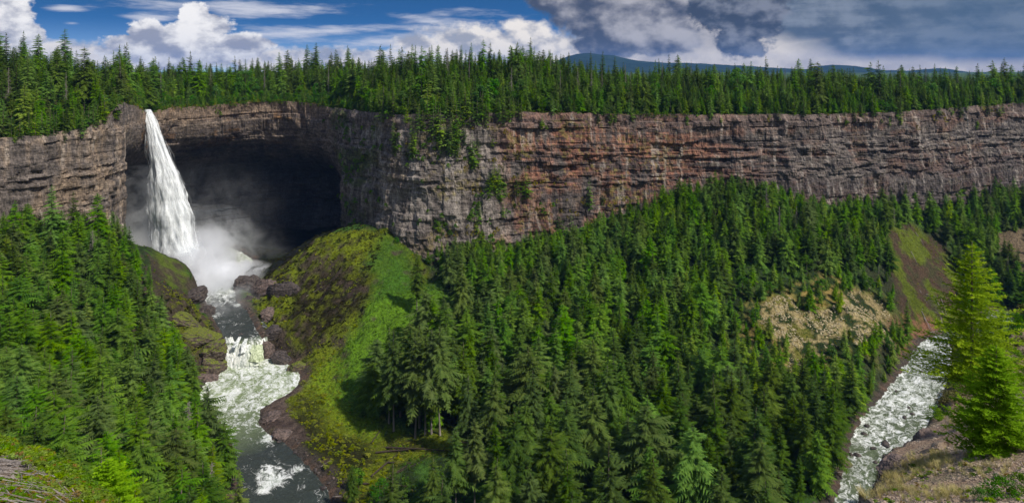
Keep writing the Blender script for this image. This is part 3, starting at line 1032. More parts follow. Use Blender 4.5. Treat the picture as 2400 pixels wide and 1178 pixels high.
def build_waterfall():
    ys = [256, 262, 268, 300, 340, 400, 450, 500, 550, 600, 640, 668]
    xc = [346, 348, 350, 359, 369, 386, 396, 404, 411, 419, 428, 436]
    hw = [7, 8, 10, 15, 21, 31, 37, 43, 48, 53, 60, 68]
    Ys = [572, 566, 561, 556, 553, 551, 550, 550, 550, 550, 550, 550]
    me_all = []
    for layer, (wk, thr, nv, nu) in enumerate(((1.0, 1, 240, 56), (1.28, 0, 200, 56))):
        v = np.linspace(0, 1, nv)
        yy = np.interp(v, np.linspace(0, 1, len(ys)), ys)
        k = np.interp(yy, ys, np.arange(len(ys)))
        cx = np.interp(yy, ys, xc) + fbm(v * 6, v * 0, o=3, seed=81) * 6; w = np.interp(yy, ys, hw) * wk; D = np.interp(yy, ys, Ys)
        w = w * (1 + fbm(v * 16, v * 0 + layer, o=3, seed=82) * 0.22)
        C = np.stack([(cx - 1200) / F * D, D, -(yy - 165) / F * D], -1)
        W = w / F * D
        a = np.linspace(-0.5, 0.5, nu) * np.pi * 1.15            # front shell of the falling column
        A, Vv = np.meshgrid(a, v, indexing='xy')
        rn = 1 + fbm(A * 3.4, Vv * 9, o=4, seed=84 + layer) * 0.5
        X = C[:, 0:1] + np.sin(A) * W[:, None] * rn
        Y = C[:, 1:2] - np.cos(A) * W[:, None] * 0.55 * rn - layer * 0.6
        Z = np.repeat(C[:, 2:3], nu, 1)
        ed = np.clip(1.18 - np.abs(A) / (np.pi * 0.575) * 1.18, 0, 1)
        if layer:
            ed = ed * 0.16 + 0.02 * (Vv > 0.5)
        ed = ed * sst(0, 0.02, Vv) * (1 - 0.75 * sst(0.84, 1.0, Vv))
        P = np.stack([X, Y, Z], -1).reshape(-1, 3)
        me = mesh_np('waterfall', P, grid_faces(nv, nu), True, {'fu': (A / 3).ravel() + layer * 7, 'fv': (Vv * 6).ravel() ** 0.9, 'edge': ed.ravel()}, [M_FALL])
        me_all.append(me)
    t = add('waterfall', None, label='tall white waterfall plunging past the dark hollow', cat='waterfall')
    add('water_column', me_all[0], t)
    add('spray_veil', me_all[1], t)


build_waterfall()


def build_cascade():
    """the short second drop into the round basin"""
    t = add('cascade', None, label='short foaming cascade dropping into the round pale green basin', cat='waterfall')
    m, g, p = new_mat('cascade_water')
    co = g.node('ShaderNodeTexCoord').outputs['Object']
    gr = attr(g, 'green', 'Fac')
    n = g.noise(g.vec('MULTIPLY', co, (1, 1, 0.22)), 0.9, 6, 0.68, 0.5)
    g.put(p.inputs['Base Color'], g.mix(g.ramp(n, 0.38, 0.6), g.mix(gr, (0.42, 0.47, 0.45), (0.33, 0.40, 0.17)), g.mix(gr, (0.9, 0.91, 0.9), (0.62, 0.70, 0.42))))
    p.inputs['Roughness'].default_value = 0.6
    bump(g, p, n, 0.8, 0.6)
    for (l0, r0, y0, l1, r1, y1, gg) in ((522, 540, 803, 520, 556, 872, 0.0), (530, 545, 789, 534, 562, 850, 0.1), (562, 586, 806, 544, 606, 864, 0.1), (590, 616, 806, 584, 618, 846, 0.8), (574, 596, 808, 572, 606, 856, 0.35), (572, 582, 792, 560, 574, 826, 0.0), (560, 566, 788, 545, 556, 812, 0.0), (540, 560, 838, 530, 600, 868, 0.0)):
        nu, nv = 26, 26
        U, V = np.meshgrid(np.linspace(0, 1, nu), np.linspace(0, 1, nv), indexing='ij')
        yy = y0 + (y1 - y0) * V
        Yt = 434.5 if y0 > 800 else 437.0
        Y = Yt - 8.5 * V - 1.2 * np.sin(V * 3.1)
        l = l0 + (l1 - l0) * V; r = r0 + (r1 - r0) * V
        px = l + (r - l) * U + fbm(V * 5 + l0, U * 2, o=3, seed=93) * 7 * np.abs(U - 0.5) * 2
        Z = -(yy - 165) / F * Y
        X = (px - 1200) / F * Y
        Y = Y - np.sin(U * np.pi) * 1.0 + fbm(U * 6 + l0, V * 4, o=3, seed=91) * 1.6
        Z = Z + fbm(U * 5 + l0, V * 5, o=3, seed=92) * 0.8
        me = mesh_np('fall_strand', np.stack([X, Y, Z], -1).reshape(-1, 3), grid_faces(nu, nv), True, {'green': np.full(nu * nv, gg)}, [m])
        add('fall_strand', me, t)


build_cascade()


# ------------------------------------------------------------------ trees
class TB:
    """collects triangles with a tip value"""
    def __init__(self):
        self.v = []; self.t = []; self.n = 0

    def tris(self, P, tip):
        P = np.asarray(P, float).reshape(-1, 3, 3)
        self.v.append(P.reshape(-1, 3))
        tip = np.asarray(tip, float)
        self.t.append(np.repeat(tip.reshape(-1), 3) if tip.size == len(P) else tip.reshape(-1))

    def mesh(self, name, mat):
        v = np.vstack(self.v); t = np.concatenate(self.t)
        f = np.arange(len(v)).reshape(-1, 3)
        return mesh_np(name, v, f, False, {'tip': t}, [mat])


def trunk_mesh(name, H, r0, mat, bend=0.0, seed=0, n=7, r1=0.12, z0=-0.02):
    k = 9
    t = np.linspace(0, 1, k)
    a = np.arange(n) / n * 2 * np.pi
    rr = r0 * (1 - t) ** 0.8 + r0 * r1 * t + r0 * 0.5 * np.exp(-t * 40)
    ox = bend * np.sin(t * 2.6) * H; oy = bend * 0.5 * np.sin(t * 4 + seed) * H
    V = np.stack([ox[:, None] + rr[:, None] * np.cos(a), oy[:, None] + rr[:, None] * np.sin(a), np.repeat((z0 * H + t * H * (1 - z0))[:, None], n, 1)], -1).reshape(-1, 3)
    return mesh_np(name, V, grid_faces(k, n, True), True, None, [mat])


def conifer(name, mat, seed, w=0.16, clear=0.08, lev=26, br=8, tw=5, droop=0.35, top_bare=0.0, gap=0.12, round_top=0.0, irregular=0.30):
    """a crown of unit height made of whorls of drooping sprays"""
    r = np.random.default_rng(seed)
    tb = TB()
    side_bias = r.uniform(0, 2 * np.pi)
    for i in range(lev):
        t = i / (lev - 1)
        h = clear + (1 - clear) * (t ** 0.93)
        prof = (1 - t) ** (0.85 - 0.3 * round_top) * (0.55 + 0.45 * sst(0, 0.22, t))
        L0 = w * prof * (0.82 + 0.4 * r.random()) + 0.010
        n = max(4, int(br * (0.75 + 0.5 * r.random()) * (0.6 + 0.4 * (1 - t))))
        ph = r.uniform(0, 6.28)
        for j in range(n):
            if r.random() < gap:
                continue
            a = ph + j * 2 * np.pi / n + r.normal(0, 0.22)
            L = L0 * (1 + irregular * r.normal()) * (1 + 0.12 * math.cos(a - side_bias))
            L *= 1 + 0.30 * math.sin(3 * a + 9 * h + side_bias) * math.sin(17 * h + side_bias)
            L = max(L, 0.012)
            up = (0.35 * t - 0.05) + r.normal(0, 0.08)
            dr = droop * (1 - 0.6 * t)
            ca, sa = math.cos(a), math.sin(a)
            z0 = h + r.normal(0, 0.016)
            q = np.linspace(0, 1, tw + 2)
            # spine of the branch
            sx = ca * L * q; sy = sa * L * q
            sz = z0 + L * (up * q - dr * q * q)
            sp = np.stack([sx, sy, sz], -1)
            wd = L * (0.22 + 0.10 * r.random())
            sdv = np.array([-sa, ca, 0.0])
            for m in range(1, tw + 1):
                wl = wd * math.sin(math.pi * (0.22 + 0.70 * q[m])) * (0.8 + 0.4 * r.random())
                for s_ in (-1, 1):
                    tipp = sp[m] + s_ * sdv * wl + np.array([ca, sa, 0]) * wl * 0.55 + np.array([0, 0, -wl * (0.30 + 0.45 * r.random() + 0.25 * dr)])
                    b0 = sp[m] - (sp[m] - sp[m - 1]) * 0.55
                    b1 = sp[m] + (sp[m + 1] - sp[m]) * 0.55 if m < tw + 1 else sp[m]
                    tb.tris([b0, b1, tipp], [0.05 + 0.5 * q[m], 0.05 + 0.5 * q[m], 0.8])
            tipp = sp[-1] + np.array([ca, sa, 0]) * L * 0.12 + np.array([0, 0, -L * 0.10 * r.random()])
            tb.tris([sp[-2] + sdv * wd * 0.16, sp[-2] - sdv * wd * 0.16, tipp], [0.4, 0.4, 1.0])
    # leader
    for k in range(4):
        a = k * 1.57
        tb.tris([[math.cos(a) * 0.009, math.sin(a) * 0.009, 0.955], [-math.cos(a) * 0.009, -math.sin(a) * 0.009, 0.955], [0, 0, 1.012]], [0.3, 0.3, 0.9])
    return tb.mesh(name, mat)


def bare_crown(name, mat, seed, w=0.09, clear=0.25, lev=34, br=8, twig=3, thick=0.0042):
    """dead branches"""
    r = np.random.default_rng(seed)
    tb = TB()

    def stick(p, q, th):
        p = np.array(p); q = np.array(q)
        d = q - p; d = d / (np.linalg.norm(d) + 1e-9)
        u = np.cross(d, [0, 0, 1.0]); u = u / (np.linalg.norm(u) + 1e-6)
        vv = np.cross(d, u)
        for e in (u, vv):
            tb.tris([p + e * th, p - e * th, q], [0.2, 0.2, 0.5])
    for i in range(lev):
        t = i / (lev - 1)
        h = clear + (0.97 - clear) * t
        for j in range(br):
            if r.random() < 0.3:
                continue
            a = r.uniform(0, 6.28)
            L = w * (1 - t * 0.75) * r.uniform(0.4, 1.1)
            p = np.array([0, 0, h]); q = p + np.array([math.cos(a) * L, math.sin(a) * L, L * r.uniform(-0.5, 0.25)])
            stick(p, q, thick)
            for k in range(twig):
                u = r.uniform(0.35, 0.95)
                b = p + (q - p) * u
                a2 = a + r.choice([-1, 1]) * r.uniform(0.4, 1.0)
                l2 = L * r.uniform(0.2, 0.45)
                stick(b, b + np.array([math.cos(a2) * l2, math.sin(a2) * l2, -l2 * r.uniform(-0.2, 0.8)]), thick * 0.6)
    return tb.mesh(name, mat)


def broadleaf(name, mat, seed, w=0.30, clear=0.15, clumps=34, leaves=46, size=0.030, low=False):
    r = np.random.default_rng(seed)
    tb = TB()
    for i in range(clumps):
        t = r.random() ** (0.8)
        h = clear + (0.95 - clear) * t
        prof = math.sin(math.pi * min(1, 0.15 + 0.80 * t)) ** 0.7 if not low else math.sqrt(max(0.02, 1 - t * t))
        a = r.uniform(0, 6.28); rr = w * prof * math.sqrt(r.uniform(0.1, 1))
        cpos = np.array([math.cos(a) * rr, math.sin(a) * rr, h])
        cr = w * r.uniform(0.22, 0.42)
        for k in range(leaves):
            d = r.normal(size=3); d /= np.linalg.norm(d)
            p = cpos + d * cr * r.uniform(0.55, 1.0) * np.array([1, 1, 0.75])
            if p[2] < 0.0:
                continue
            n1 = r.normal(size=3); n1 = n1 - d * (n1 @ d) * 0.6; n1 /= np.linalg.norm(n1)
            n2 = np.cross(n1, d + r.normal(size=3) * 0.5); n2 /= np.linalg.norm(n2) + 1e-9
            s_ = size * r.uniform(0.6, 1.3)
            tb.tris([p - n1 * s_, p + n1 * s_ * 0.9, p + n2 * s_ * 1.3], np.full(3, 0.2 + 0.6 * max(0, d[2]) * r.random()))
    return tb.mesh(name, mat)


def fir_detailed(name, mat, seed, w=0.36, irr=0.27, lev=30, br=11, clear=0.02, tw=10, tuft=5, nlen=0.014, upt=0.25, top=1.0, lean=0.0):
    """a near fir: whorled branches with side twigs, each twig a brush of needles"""
    r = np.random.default_rng(seed)
    tb = TB()
    P = []; T = []
    for i in range(lev):
        t = (i / (lev - 1)) ** 1.0
        h = clear + (0.96 - clear) * t
        L0 = w * (1 - t) ** 0.9 * (0.55 + 0.45 * sst(0, 0.12, t)) + 0.012
        n = max(4, int(br * (0.6 + 0.4 * (1 - t))))
        ph = r.uniform(0, 6.28)
        for j in range(n):
            a = ph + j * 6.283 / n + r.normal(0, 0.18)
            L = L0 * r.uniform(1 - irr, 1 + irr)
            if r.random() < 0.06:
                L *= 1.2
            ca, sa = math.cos(a), math.sin(a)
            up = upt * t + 0.02 + r.normal(0, 0.07)
            nt_ = max(3, int(tw * (L / w) ** 0.6))
            q = np.linspace(0.12, 1, nt_)
            sp = np.stack([ca * L * q, sa * L * q, h + L * (up * q - 0.30 * (1 - t) * q * (1 - 0.55 * q))], -1)
            sdv = np.array([-sa, ca, 0.0]); fw = np.array([ca, sa, 0.15])
            tws = []
            for m in range(nt_):
                for s_ in (-1, 1):
                    wl = L * 0.34 * (1.05 - q[m]) * r.uniform(0.7, 1.3) + nlen
                    dd = s_ * sdv * 0.85 + fw * 0.75 + np.array([0, 0, r.normal(-0.08, 0.18)])
                    dd /= np.linalg.norm(dd)
                    tws.append((sp[m], dd, wl, q[m]))
            tws.append((sp[-1] - fw * nlen, fw / np.linalg.norm(fw), nlen * 3.2, 1.0))
            for b, dd, wl, qq in tws:
                kk = max(2, int(tuft * min(1.6, wl / (nlen * 2.2))))
                e1 = np.cross(dd, [0, 0, 1.0]); e1 /= np.linalg.norm(e1) + 1e-9
                e2 = np.cross(e1, dd)
                for u in range(kk):
                    uu = (u + r.random() * 0.6) / kk
                    c0 = b + dd * wl * uu
                    an = r.uniform(0, 6.28)
                    for s_ in (0, math.pi):
                        nd = e1 * math.cos(an + s_) + e2 * math.sin(an + s_) * 0.6
                        tp = c0 + nd * nlen * r.uniform(0.7, 1.1) + dd * nlen * 1.0
                        P.append([c0 - dd * nlen * 0.30, c0 + dd * nlen * 0.42, tp])
                        tv_ = 0.15 + 0.75 * uu * qq
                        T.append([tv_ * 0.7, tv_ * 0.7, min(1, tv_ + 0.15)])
    # leader shoot
    for k in range(16):
        a = r.uniform(0, 6.28); z = 0.93 + 0.07 * k / 16
        P.append([[0, 0, z], [0, 0, z + nlen * 0.5], [math.cos(a) * nlen, math.sin(a) * nlen, z + nlen * 1.4]])
        T.append([0.6, 0.6, 1.0])
    tb.tris(np.array(P), np.array(T))
    return tb.mesh(name, mat)


def mk_conifers():
    out = {}
    spec = {'dark': [(0.13, 0.10, 0.25), (0.16, 0.06, 0.35), (0.11, 0.16, 0.3), (0.145, 0.10, 0.2)],
            'mid': [(0.15, 0.06, 0.45), (0.18, 0.04, 0.5), (0.13, 0.10, 0.4), (0.16, 0.05, 0.6)],
            'olive': [(0.19, 0.10, 0.5), (0.165, 0.22, 0.45), (0.21, 0.06, 0.5), (0.17, 0.14, 0.6)],
            'bright': [(0.17, 0.04, 0.4), (0.14, 0.05, 0.35)]}
    s0 = 100
    for tone, lst in spec.items():
        out[tone] = []
        for w, cl, dr in lst:
            s0 += 1
            out[tone].append(conifer('crown_' + tone, LEAF[tone], s0, w=w, clear=cl, droop=dr, lev=42, br=14, tw=7, gap=0.2, round_top=0.75 if dr > 0.42 else 0.15))
    return out


CON = mk_conifers()
TRUNKS = [trunk_mesh('trunk', 1.0, 0.011, M_BARK, b, i) for i, b in enumerate((0.0, 0.01, -0.012, 0.018))]
SNAG_C = [bare_crown('dead_crown', M_GREY, 300 + i, w=(0.05, 0.09, 0.13)[i], clear=(0.3, 0.2, 0.15)[i]) for i in range(3)]
SNAG_T = [trunk_mesh('trunk', 1.0, 0.010, M_GREY, b, 3) for b in (0.0, 0.015)]
DEC = [broadleaf('leafy_crown', M_DECID, 320 + i, w=(0.24, 0.30, 0.2)[i], clear=0.15, leaves=40, size=0.024) for i in range(3)]
SHR = [broadleaf('shrub', M_SHRUB, 330 + i, w=0.55, clear=0.05, clumps=16, leaves=30, size=0.06, low=True) for i in range(3)]
SHR_Y = [broadleaf('shrub', M_YELLOW, 340 + i, w=0.6, clear=0.0, clumps=12, leaves=26, size=0.07, low=True) for i in range(2)]
M_MOSSD = mat_leaf('dark_moss', (0.014, 0.012, 0.006), (0.045, 0.048, 0.009), transl=0.1, var=0.5)
MOSSD = [broadleaf('moss', M_MOSSD, 356 + i, w=0.8, clear=0.0, clumps=9, leaves=26, size=0.10, low=True) for i in range(2)]
MOSS = [broadleaf('moss', M_MOSS, 350 + i, w=0.8, clear=0.0, clumps=9, leaves=26, size=0.10, low=True) for i in range(3)]
FIRLOW = [conifer('crown_low', LEAF[t], 360 + i, w=0.16, clear=0.05, droop=0.3, lev=17, br=7, tw=3, gap=0.1) for i, t in enumerate(('dark', 'mid', 'mid', 'bright'))]

# merged trunk+crown sources for the forest mass
def merged(name, crown, trunk):
    a = bpy.data.meshes.new(name)
    import bmesh
    bm = bmesh.new()
    bm.from_mesh(crown)
    nf = len(bm.faces)
    bm.from_mesh(trunk)
    bm.faces.ensure_lookup_table()
    for f in bm.faces[nf:]:
        f.material_index = 1
    bm.to_mesh(a)
    bm.free()
    a.materials.append(crown.materials[0])
    a.materials.append(trunk.materials[0])
    return a


def mass(name, sources, pts, kind_label, kindv='stuff'):
    """ONE object: many copies of SOURCES (meshes) on points, for what nobody could count.
    pts: rows x y z scale_xy scale_z rot idx [tilt_x tilt_y]"""
    pts = np.asarray(pts, float)
    me = bpy.data.meshes.new(name)
    me.vertices.add(len(pts))
    me.vertices.foreach_set('co', pts[:, :3].astype(np.float32).ravel())
    def at_(n, typ, data, field):
        a = me.attributes.new(n, typ, 'POINT')
        a.data.foreach_set(field, data)
    at_('scl', 'FLOAT_VECTOR', np.stack([pts[:, 3], pts[:, 3], pts[:, 4]], -1).astype(np.float32).ravel(), 'vector')
    tilt = pts[:, 7:9] if pts.shape[1] > 7 else np.zeros((len(pts), 2))
    at_('rot', 'FLOAT_VECTOR', np.concatenate([tilt, pts[:, 5:6]], 1).astype(np.float32).ravel(), 'vector')
    at_('idx', 'INT', pts[:, 6].astype(np.int32), 'value')
    o = add(name, me, kind=kindv, label=kind_label)
    ng = bpy.data.node_groups.new(name + '_scatter', 'GeometryNodeTree')
    ng.interface.new_socket('Geometry', in_out='INPUT', socket_type='NodeSocketGeometry')
    ng.interface.new_socket('Geometry', in_out='OUTPUT', socket_type='NodeSocketGeometry')
    gi = ng.nodes.new('NodeGroupInput'); go = ng.nodes.new('NodeGroupOutput')
    jn = ng.nodes.new('GeometryNodeJoinGeometry')
    def named(n, t):
        nd = ng.nodes.new('GeometryNodeInputNamedAttribute'); nd.data_type = t
        nd.inputs['Name'].default_value = n
        return next(s for s in nd.outputs if s.enabled)
    scl = named('scl', 'FLOAT_VECTOR'); rot = named('rot', 'FLOAT_VECTOR'); idx = named('idx', 'INT')
    for k, sm in enumerate(sources):
        so = bpy.data.objects.new('source_' + name, sm)      # not linked to the scene
        so.use_fake_user = True
        oi = ng.nodes.new('GeometryNodeObjectInfo')
        oi.inputs['Object'].default_value = so
        oi.inputs['As Instance'].default_value = False
        cmp_ = ng.nodes.new('FunctionNodeCompare'); cmp_.data_type = 'INT'; cmp_.operation = 'EQUAL'
        ins = [s for s in cmp_.inputs if s.enabled]
        ng.links.new(idx, ins[0]); ins[1].default_value = k
        ip = ng.nodes.new('GeometryNodeInstanceOnPoints')
        ng.links.new(gi.outputs[0], ip.inputs['Points'])
        ng.links.new(cmp_.outputs[0], ip.inputs['Selection'])
        ng.links.new(oi.outputs['Geometry'], ip.inputs['Instance'])
        ng.links.new(rot, ip.inputs['Rotation'])
        ng.links.new(scl, ip.inputs['Scale'])
        ng.links.new(ip.outputs[0], jn.inputs[0])
    ng.links.new(jn.outputs[0], go.inputs[0])
    md = o.modifiers.new('scatter', 'NODES')
    md.node_group = ng
    return o


# ---- where the trees of the canyon stand
LEFT_IN = poly_world([(-500, 560), (0, 553), (150, 562), (270, 568), (300, 600), (345, 662), (378, 760), (425, 880), (462, 1000), (500, 1120), (520, 1250), (300, 1500), (-300, 1600)])
RIGHT_OUT = [poly_world(p) for p in (
    [(955, 590), (1035, 640), (1078, 705), (1078, 780), (1010, 810), (960, 760)],
    [(585, 640), (700, 588), (800, 542), (905, 538), (962, 585), (990, 650), (960, 715), (1000, 800), (960, 860), (880, 900), (870, 970), (1070, 1035), (1090, 1080), (960, 1100), (850, 1190), (760, 1178), (700, 1090), (600, 1010), (600, 930), (700, 880), (560, 800), (560, 680)],
    TALUS_PX[0], TALUS_PX[1], TALUS_PX[2],
    [(2075, 540), (2150, 525), (2225, 590), (2265, 700), (2250, 810), (2110, 800), (2095, 700), (2080, 600)],
    [(2330, 545), (2420, 545), (2420, 660), (2360, 620)])]
cw = np.stack([CTOP[:, 0], CTOP[:, 1]], -1)


def pix(x, y, z):
    return 1200 + F * x / y, 165 - F * z / y


def scatter_valley():
    out = []
    grid = {}
    cell = 6.0
    r = np.random.default_rng(5)
    cand = 60000
    X = r.uniform(-460, 640, cand); Y = r.uniform(150, 660, cand)
    inl = in_poly(LEFT_IN, X, Y)
    PXc = 1200 + F * X / Y
    rimY = np.interp(PXc, RIM[:, 0], RIM[:, 2])
    inr = (PXc > 790) & (PXc < 2750) & (Y < rimY - 9) & (Y > 185) & (X > -160)
    for p in RIGHT_OUT:
        inr &= ~in_poly(p, X, Y)
    dr, wz, _ = river(X, Y)
    ok = (inl | inr) & (dr > np.where(X > 0, 1.8, 4))
    # right bank of the right river and the slope under the camera: only what stands low enough to be out of the way
    ok &= ~((X > 120) & (Y < 470) & (PXc > 2105 + 0 * X) & (dr < 1e9) & (X > np.interp(Y, [180, 300, 360, 410, 440, 480], [110, 170, 205, 250, 275, 310])))
    for i in np.nonzero(ok)[0]:
        x, y = X[i], Y[i]
        z = gz(x, y)
        px, py = pix(x, y, z)
        left = inl[i]
        if left:
            H = np.interp(y, [200, 300, 400, 470], [36, 34, 29, 22]) * r.uniform(0.70, 1.18)
            sp = np.interp(y, [200, 300, 470], [8.4, 8.0, 6.2])
        else:
            H = np.interp(y, [280, 340, 420, 520, 600], [40, 38, 31, 25, 24]) * (r.uniform(0.66, 1.16) if r.random() < 0.8 else r.uniform(0.4, 0.66))
            sp = np.interp(y, [280, 340, 420, 520], [10.4, 9.6, 7.6, 5.7])
            # talus edge: small trees
            if 1700 < px < 2110 and 640 < py < 940:
                H *= 0.5; sp = 6.5
            if px < 1150 and py > 1000:
                if py < 1300 or r.random() < 0.5:
                    continue
            if px < 968 and y > 470:
                continue
            if px < 1230 and py > 960:
                sp = 14.0
            elif px < 1650 and 1040 < py < 1300:
                sp = 14.0
            if px > 1900 and py > 950:
                H *= 0.9
            if 2080 < px < 2280 and py > 470 and py < 620:
                sp = 8
        if y + 1e-6 < 185:
            continue
        # the tree line against the foot of the cliff
        if left:
            ln = np.interp(px, [0, 60, 120, 200, 250, 290, 330, 380, 430, 480, 560], [482, 478, 470, 490, 480, 510, 562, 680, 790, 900, 1060])
        else:
            ln = np.interp(px, [950, 1000, 1080, 1150, 1200, 1260, 1350, 1400, 1500, 1600, 1700, 1750, 1850, 1950, 2050, 2100, 2250, 2400], [596, 580, 545, 530, 560, 535, 530, 495, 460, 412, 396, 400, 440, 465, 452, 420, 400, 388])
        ln += abs(r.normal(0, 14)) * (-0.3 if r.random() < 0.3 else 1)
        top_y = pix(x, y, z + H)[1]
        if top_y < ln:
            H = H * (py - ln) / max(py - top_y, 1)
            if H < 9:
                continue
        # keep the view over the water: nothing may stand in front of the near reach
        pt = pix(x, y, z + H)
        if 520 < px < 800 and not left and pt[1] < 1178 and dr[i] < 16:
            continue
        gi, gj = int(x // cell), int(y // cell)
        bad = False
        k = int(sp // cell) + 1
        for a in range(gi - k, gi + k + 1):
            for b in range(gj - k, gj + k + 1):
                for q in grid.get((a, b), ()):
                    if (q[0] - x) ** 2 + (q[1] - y) ** 2 < sp * sp:
                        bad = True
                        break
                if bad:
                    break
            if bad:
                break
        if bad:
            continue
        grid.setdefault((gi, gj), []).append((x, y))
        out.append((x, y, z, H, left))
    return out


VT = scatter_valley()


def tone_for(px, py, y, left, r):
    u = r.random()
    if left:
        return 'mid' if u < 0.62 else 'olive' if u < 0.80 else 'bright' if u < 0.88 else 'dark'
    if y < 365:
        return 'olive' if u < 0.26 else 'dark' if u < 0.90 else 'mid'  # cloud shadow over the lower wood, painted in as darker tree tones
    if 1680 < px < 2100 and 640 < py < 900:
        return 'bright' if u < 0.3 else 'mid' if u < 0.7 else 'dark'
    if px < 1350:
        return 'mid' if u < 0.5 else 'olive' if u < 0.8 else 'dark'
    return 'mid' if u < 0.58 else 'dark' if u < 0.86 else 'olive' if u < 0.96 else 'bright'


def tree_thing(name, crown, trunk, x, y, z, H, rot, wf, label, cat, group, crown_name='crown', tilt=(0, 0)):
    t = bpy.data.objects.new(name, None)
    COL.objects.link(t)
    t.empty_display_size = 0.1
    t.location = (x, y, z - 0.3)
    t.rotation_euler = (tilt[0], tilt[1], rot)
    t.scale = (H * wf, H * wf, H)
    t['label'] = label; t['category'] = cat; t['group'] = group
    for nm, me_ in ((crown_name, crown), ('trunk', trunk)):
        o = bpy.data.objects.new(nm, me_)
        COL.objects.link(o)
        o.parent = t
    return t

TONE_W = {'dark': 'dark green', 'mid': 'fresh green', 'olive': 'grey green', 'bright': 'light green'}
ORD = ['first', 'second', 'third', 'fourth', 'fifth', 'sixth', 'seventh', 'eighth', 'ninth', 'tenth', 'eleventh', 'twelfth', 'thirteenth', 'fourteenth', 'fifteenth', 'sixteenth', 'seventeenth', 'eighteenth', 'nineteenth', 'twentieth']


def finish_labels(items):
    """items: (object, label stem, px). Where several share a stem, number them from the left, so that each label points at one."""
    by = {}
    for o, st, px in items:
        by.setdefault(st, []).append((px, o))
    for st, lst in by.items():
        lst.sort(key=lambda q: q[0])
        for k, (px, o) in enumerate(lst):
            if len(lst) == 1:
                o['label'] = st
            elif k == 0:
                o['label'] = st + ', leftmost'
            elif k == len(lst) - 1:
                o['label'] = st + ', rightmost'
            else:
                o['label'] = st + ', ' + (ORD[k] if k < 20 else str(k + 1) + 'th') + ' from left'


def place_words(px, py, left):
    """px, py of the crown's middle in the picture"""
    if left:
        if py < 620:
            return 'at left cliff foot', 'conifers below the left cliff'
        if px > 400:
            return 'by the river on left slope', 'conifers at the river side of the left slope'
        if py < 800:
            return 'high on left slope', 'conifers on the upper left slope'
        if py < 980:
            return 'midway down left slope', 'conifers on the middle of the left slope'
        return 'low on left slope', 'conifers low on the left slope'
    if px < 1150:
        if py < 850:
            return 'beside bright green meadow', 'conifers beside the bright meadow'
        return 'near the mossy clearing', 'conifers near the mossy clearing'
    if py < 760:
        return 'high in the central wood', 'conifers of the upper central wood'
    a = 'centre' if px < 1480 else 'right centre' if px < 1760 else 'right'
    if py < 900:
        return 'midway in wood, ' + a, 'conifers of the middle wood'
    if px > 1800:
        return 'in wood beside the rapids', 'conifers beside the rapids'
    if py < 1040:
        return 'low in wood, ' + a, 'conifers of the lower wood'
    return 'at bottom of wood, ' + a, 'conifers at the bottom of the wood'


def plant_valley():
    r = np.random.default_rng(9)
    rows = []
    for (x, y, z, H, left) in VT:
        bx, by = pix(x, y, z); tx, ty = pix(x, y, z + H)
        rows.append(dict(x=x, y=y, z=z, H=H, left=bool(left), px=tx, ty=ty, by=by, size=H / y))
    vis = [q for q in rows if -20 < q['px'] < 2420 and q['ty'] < 1160]
    vis.sort(key=lambda q: -q['size'])
    near = vis[:285]
    ids = {id(q) for q in near}
    items = []
    for q in near:
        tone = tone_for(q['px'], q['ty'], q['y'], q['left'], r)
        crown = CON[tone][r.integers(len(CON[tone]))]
        wf = r.uniform(0.98, 1.5) * (1.10 if not q['left'] else 1.05)
        t = tree_thing('conifer_tree', crown, TRUNKS[r.integers(4)], q['x'], q['y'], q['z'], q['H'], r.uniform(0, 6.28), wf, 'x', 'conifer', 'x', tilt=(r.normal(0, 0.02), r.normal(0, 0.02)))
        cy = (q['ty'] + q['by']) / 2
        wds, grp = place_words(q['px'], cy, q['left'])
        t['group'] = grp
        sz = 'tall' if q['H'] > 34 else 'short' if q['H'] < 27 else 'medium'
        shp = 'slim' if crown.name.endswith(('001', '003')) and wf < 1.2 else 'broad' if wf > 1.35 else ''
        st = ' '.join(w for w in (sz, shp, TONE_W[tone], 'conifer', wds) if w)
        items.append((t, st, q['px']))
    finish_labels(items)
    src = []; base = {}
    for tone in ('dark', 'mid', 'olive', 'bright'):
        base[tone] = len(src)
        for k, cm in enumerate(CON[tone]):
            src.append(merged('conifer_' + tone, cm, TRUNKS[k % 4]))
    pts = []
    for q in rows:
        if id(q) in ids:
            continue
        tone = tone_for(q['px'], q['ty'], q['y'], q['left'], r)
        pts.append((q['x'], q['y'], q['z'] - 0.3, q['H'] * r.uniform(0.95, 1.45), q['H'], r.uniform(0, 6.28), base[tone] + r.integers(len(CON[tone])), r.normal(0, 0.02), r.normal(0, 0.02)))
    print('valley trees', len(rows), 'individual', len(near))
    mass('valley_forest', src, pts, 'mass of conifers covering the slopes under the cliff')
    return src, base


SRC, SBASE = plant_valley()


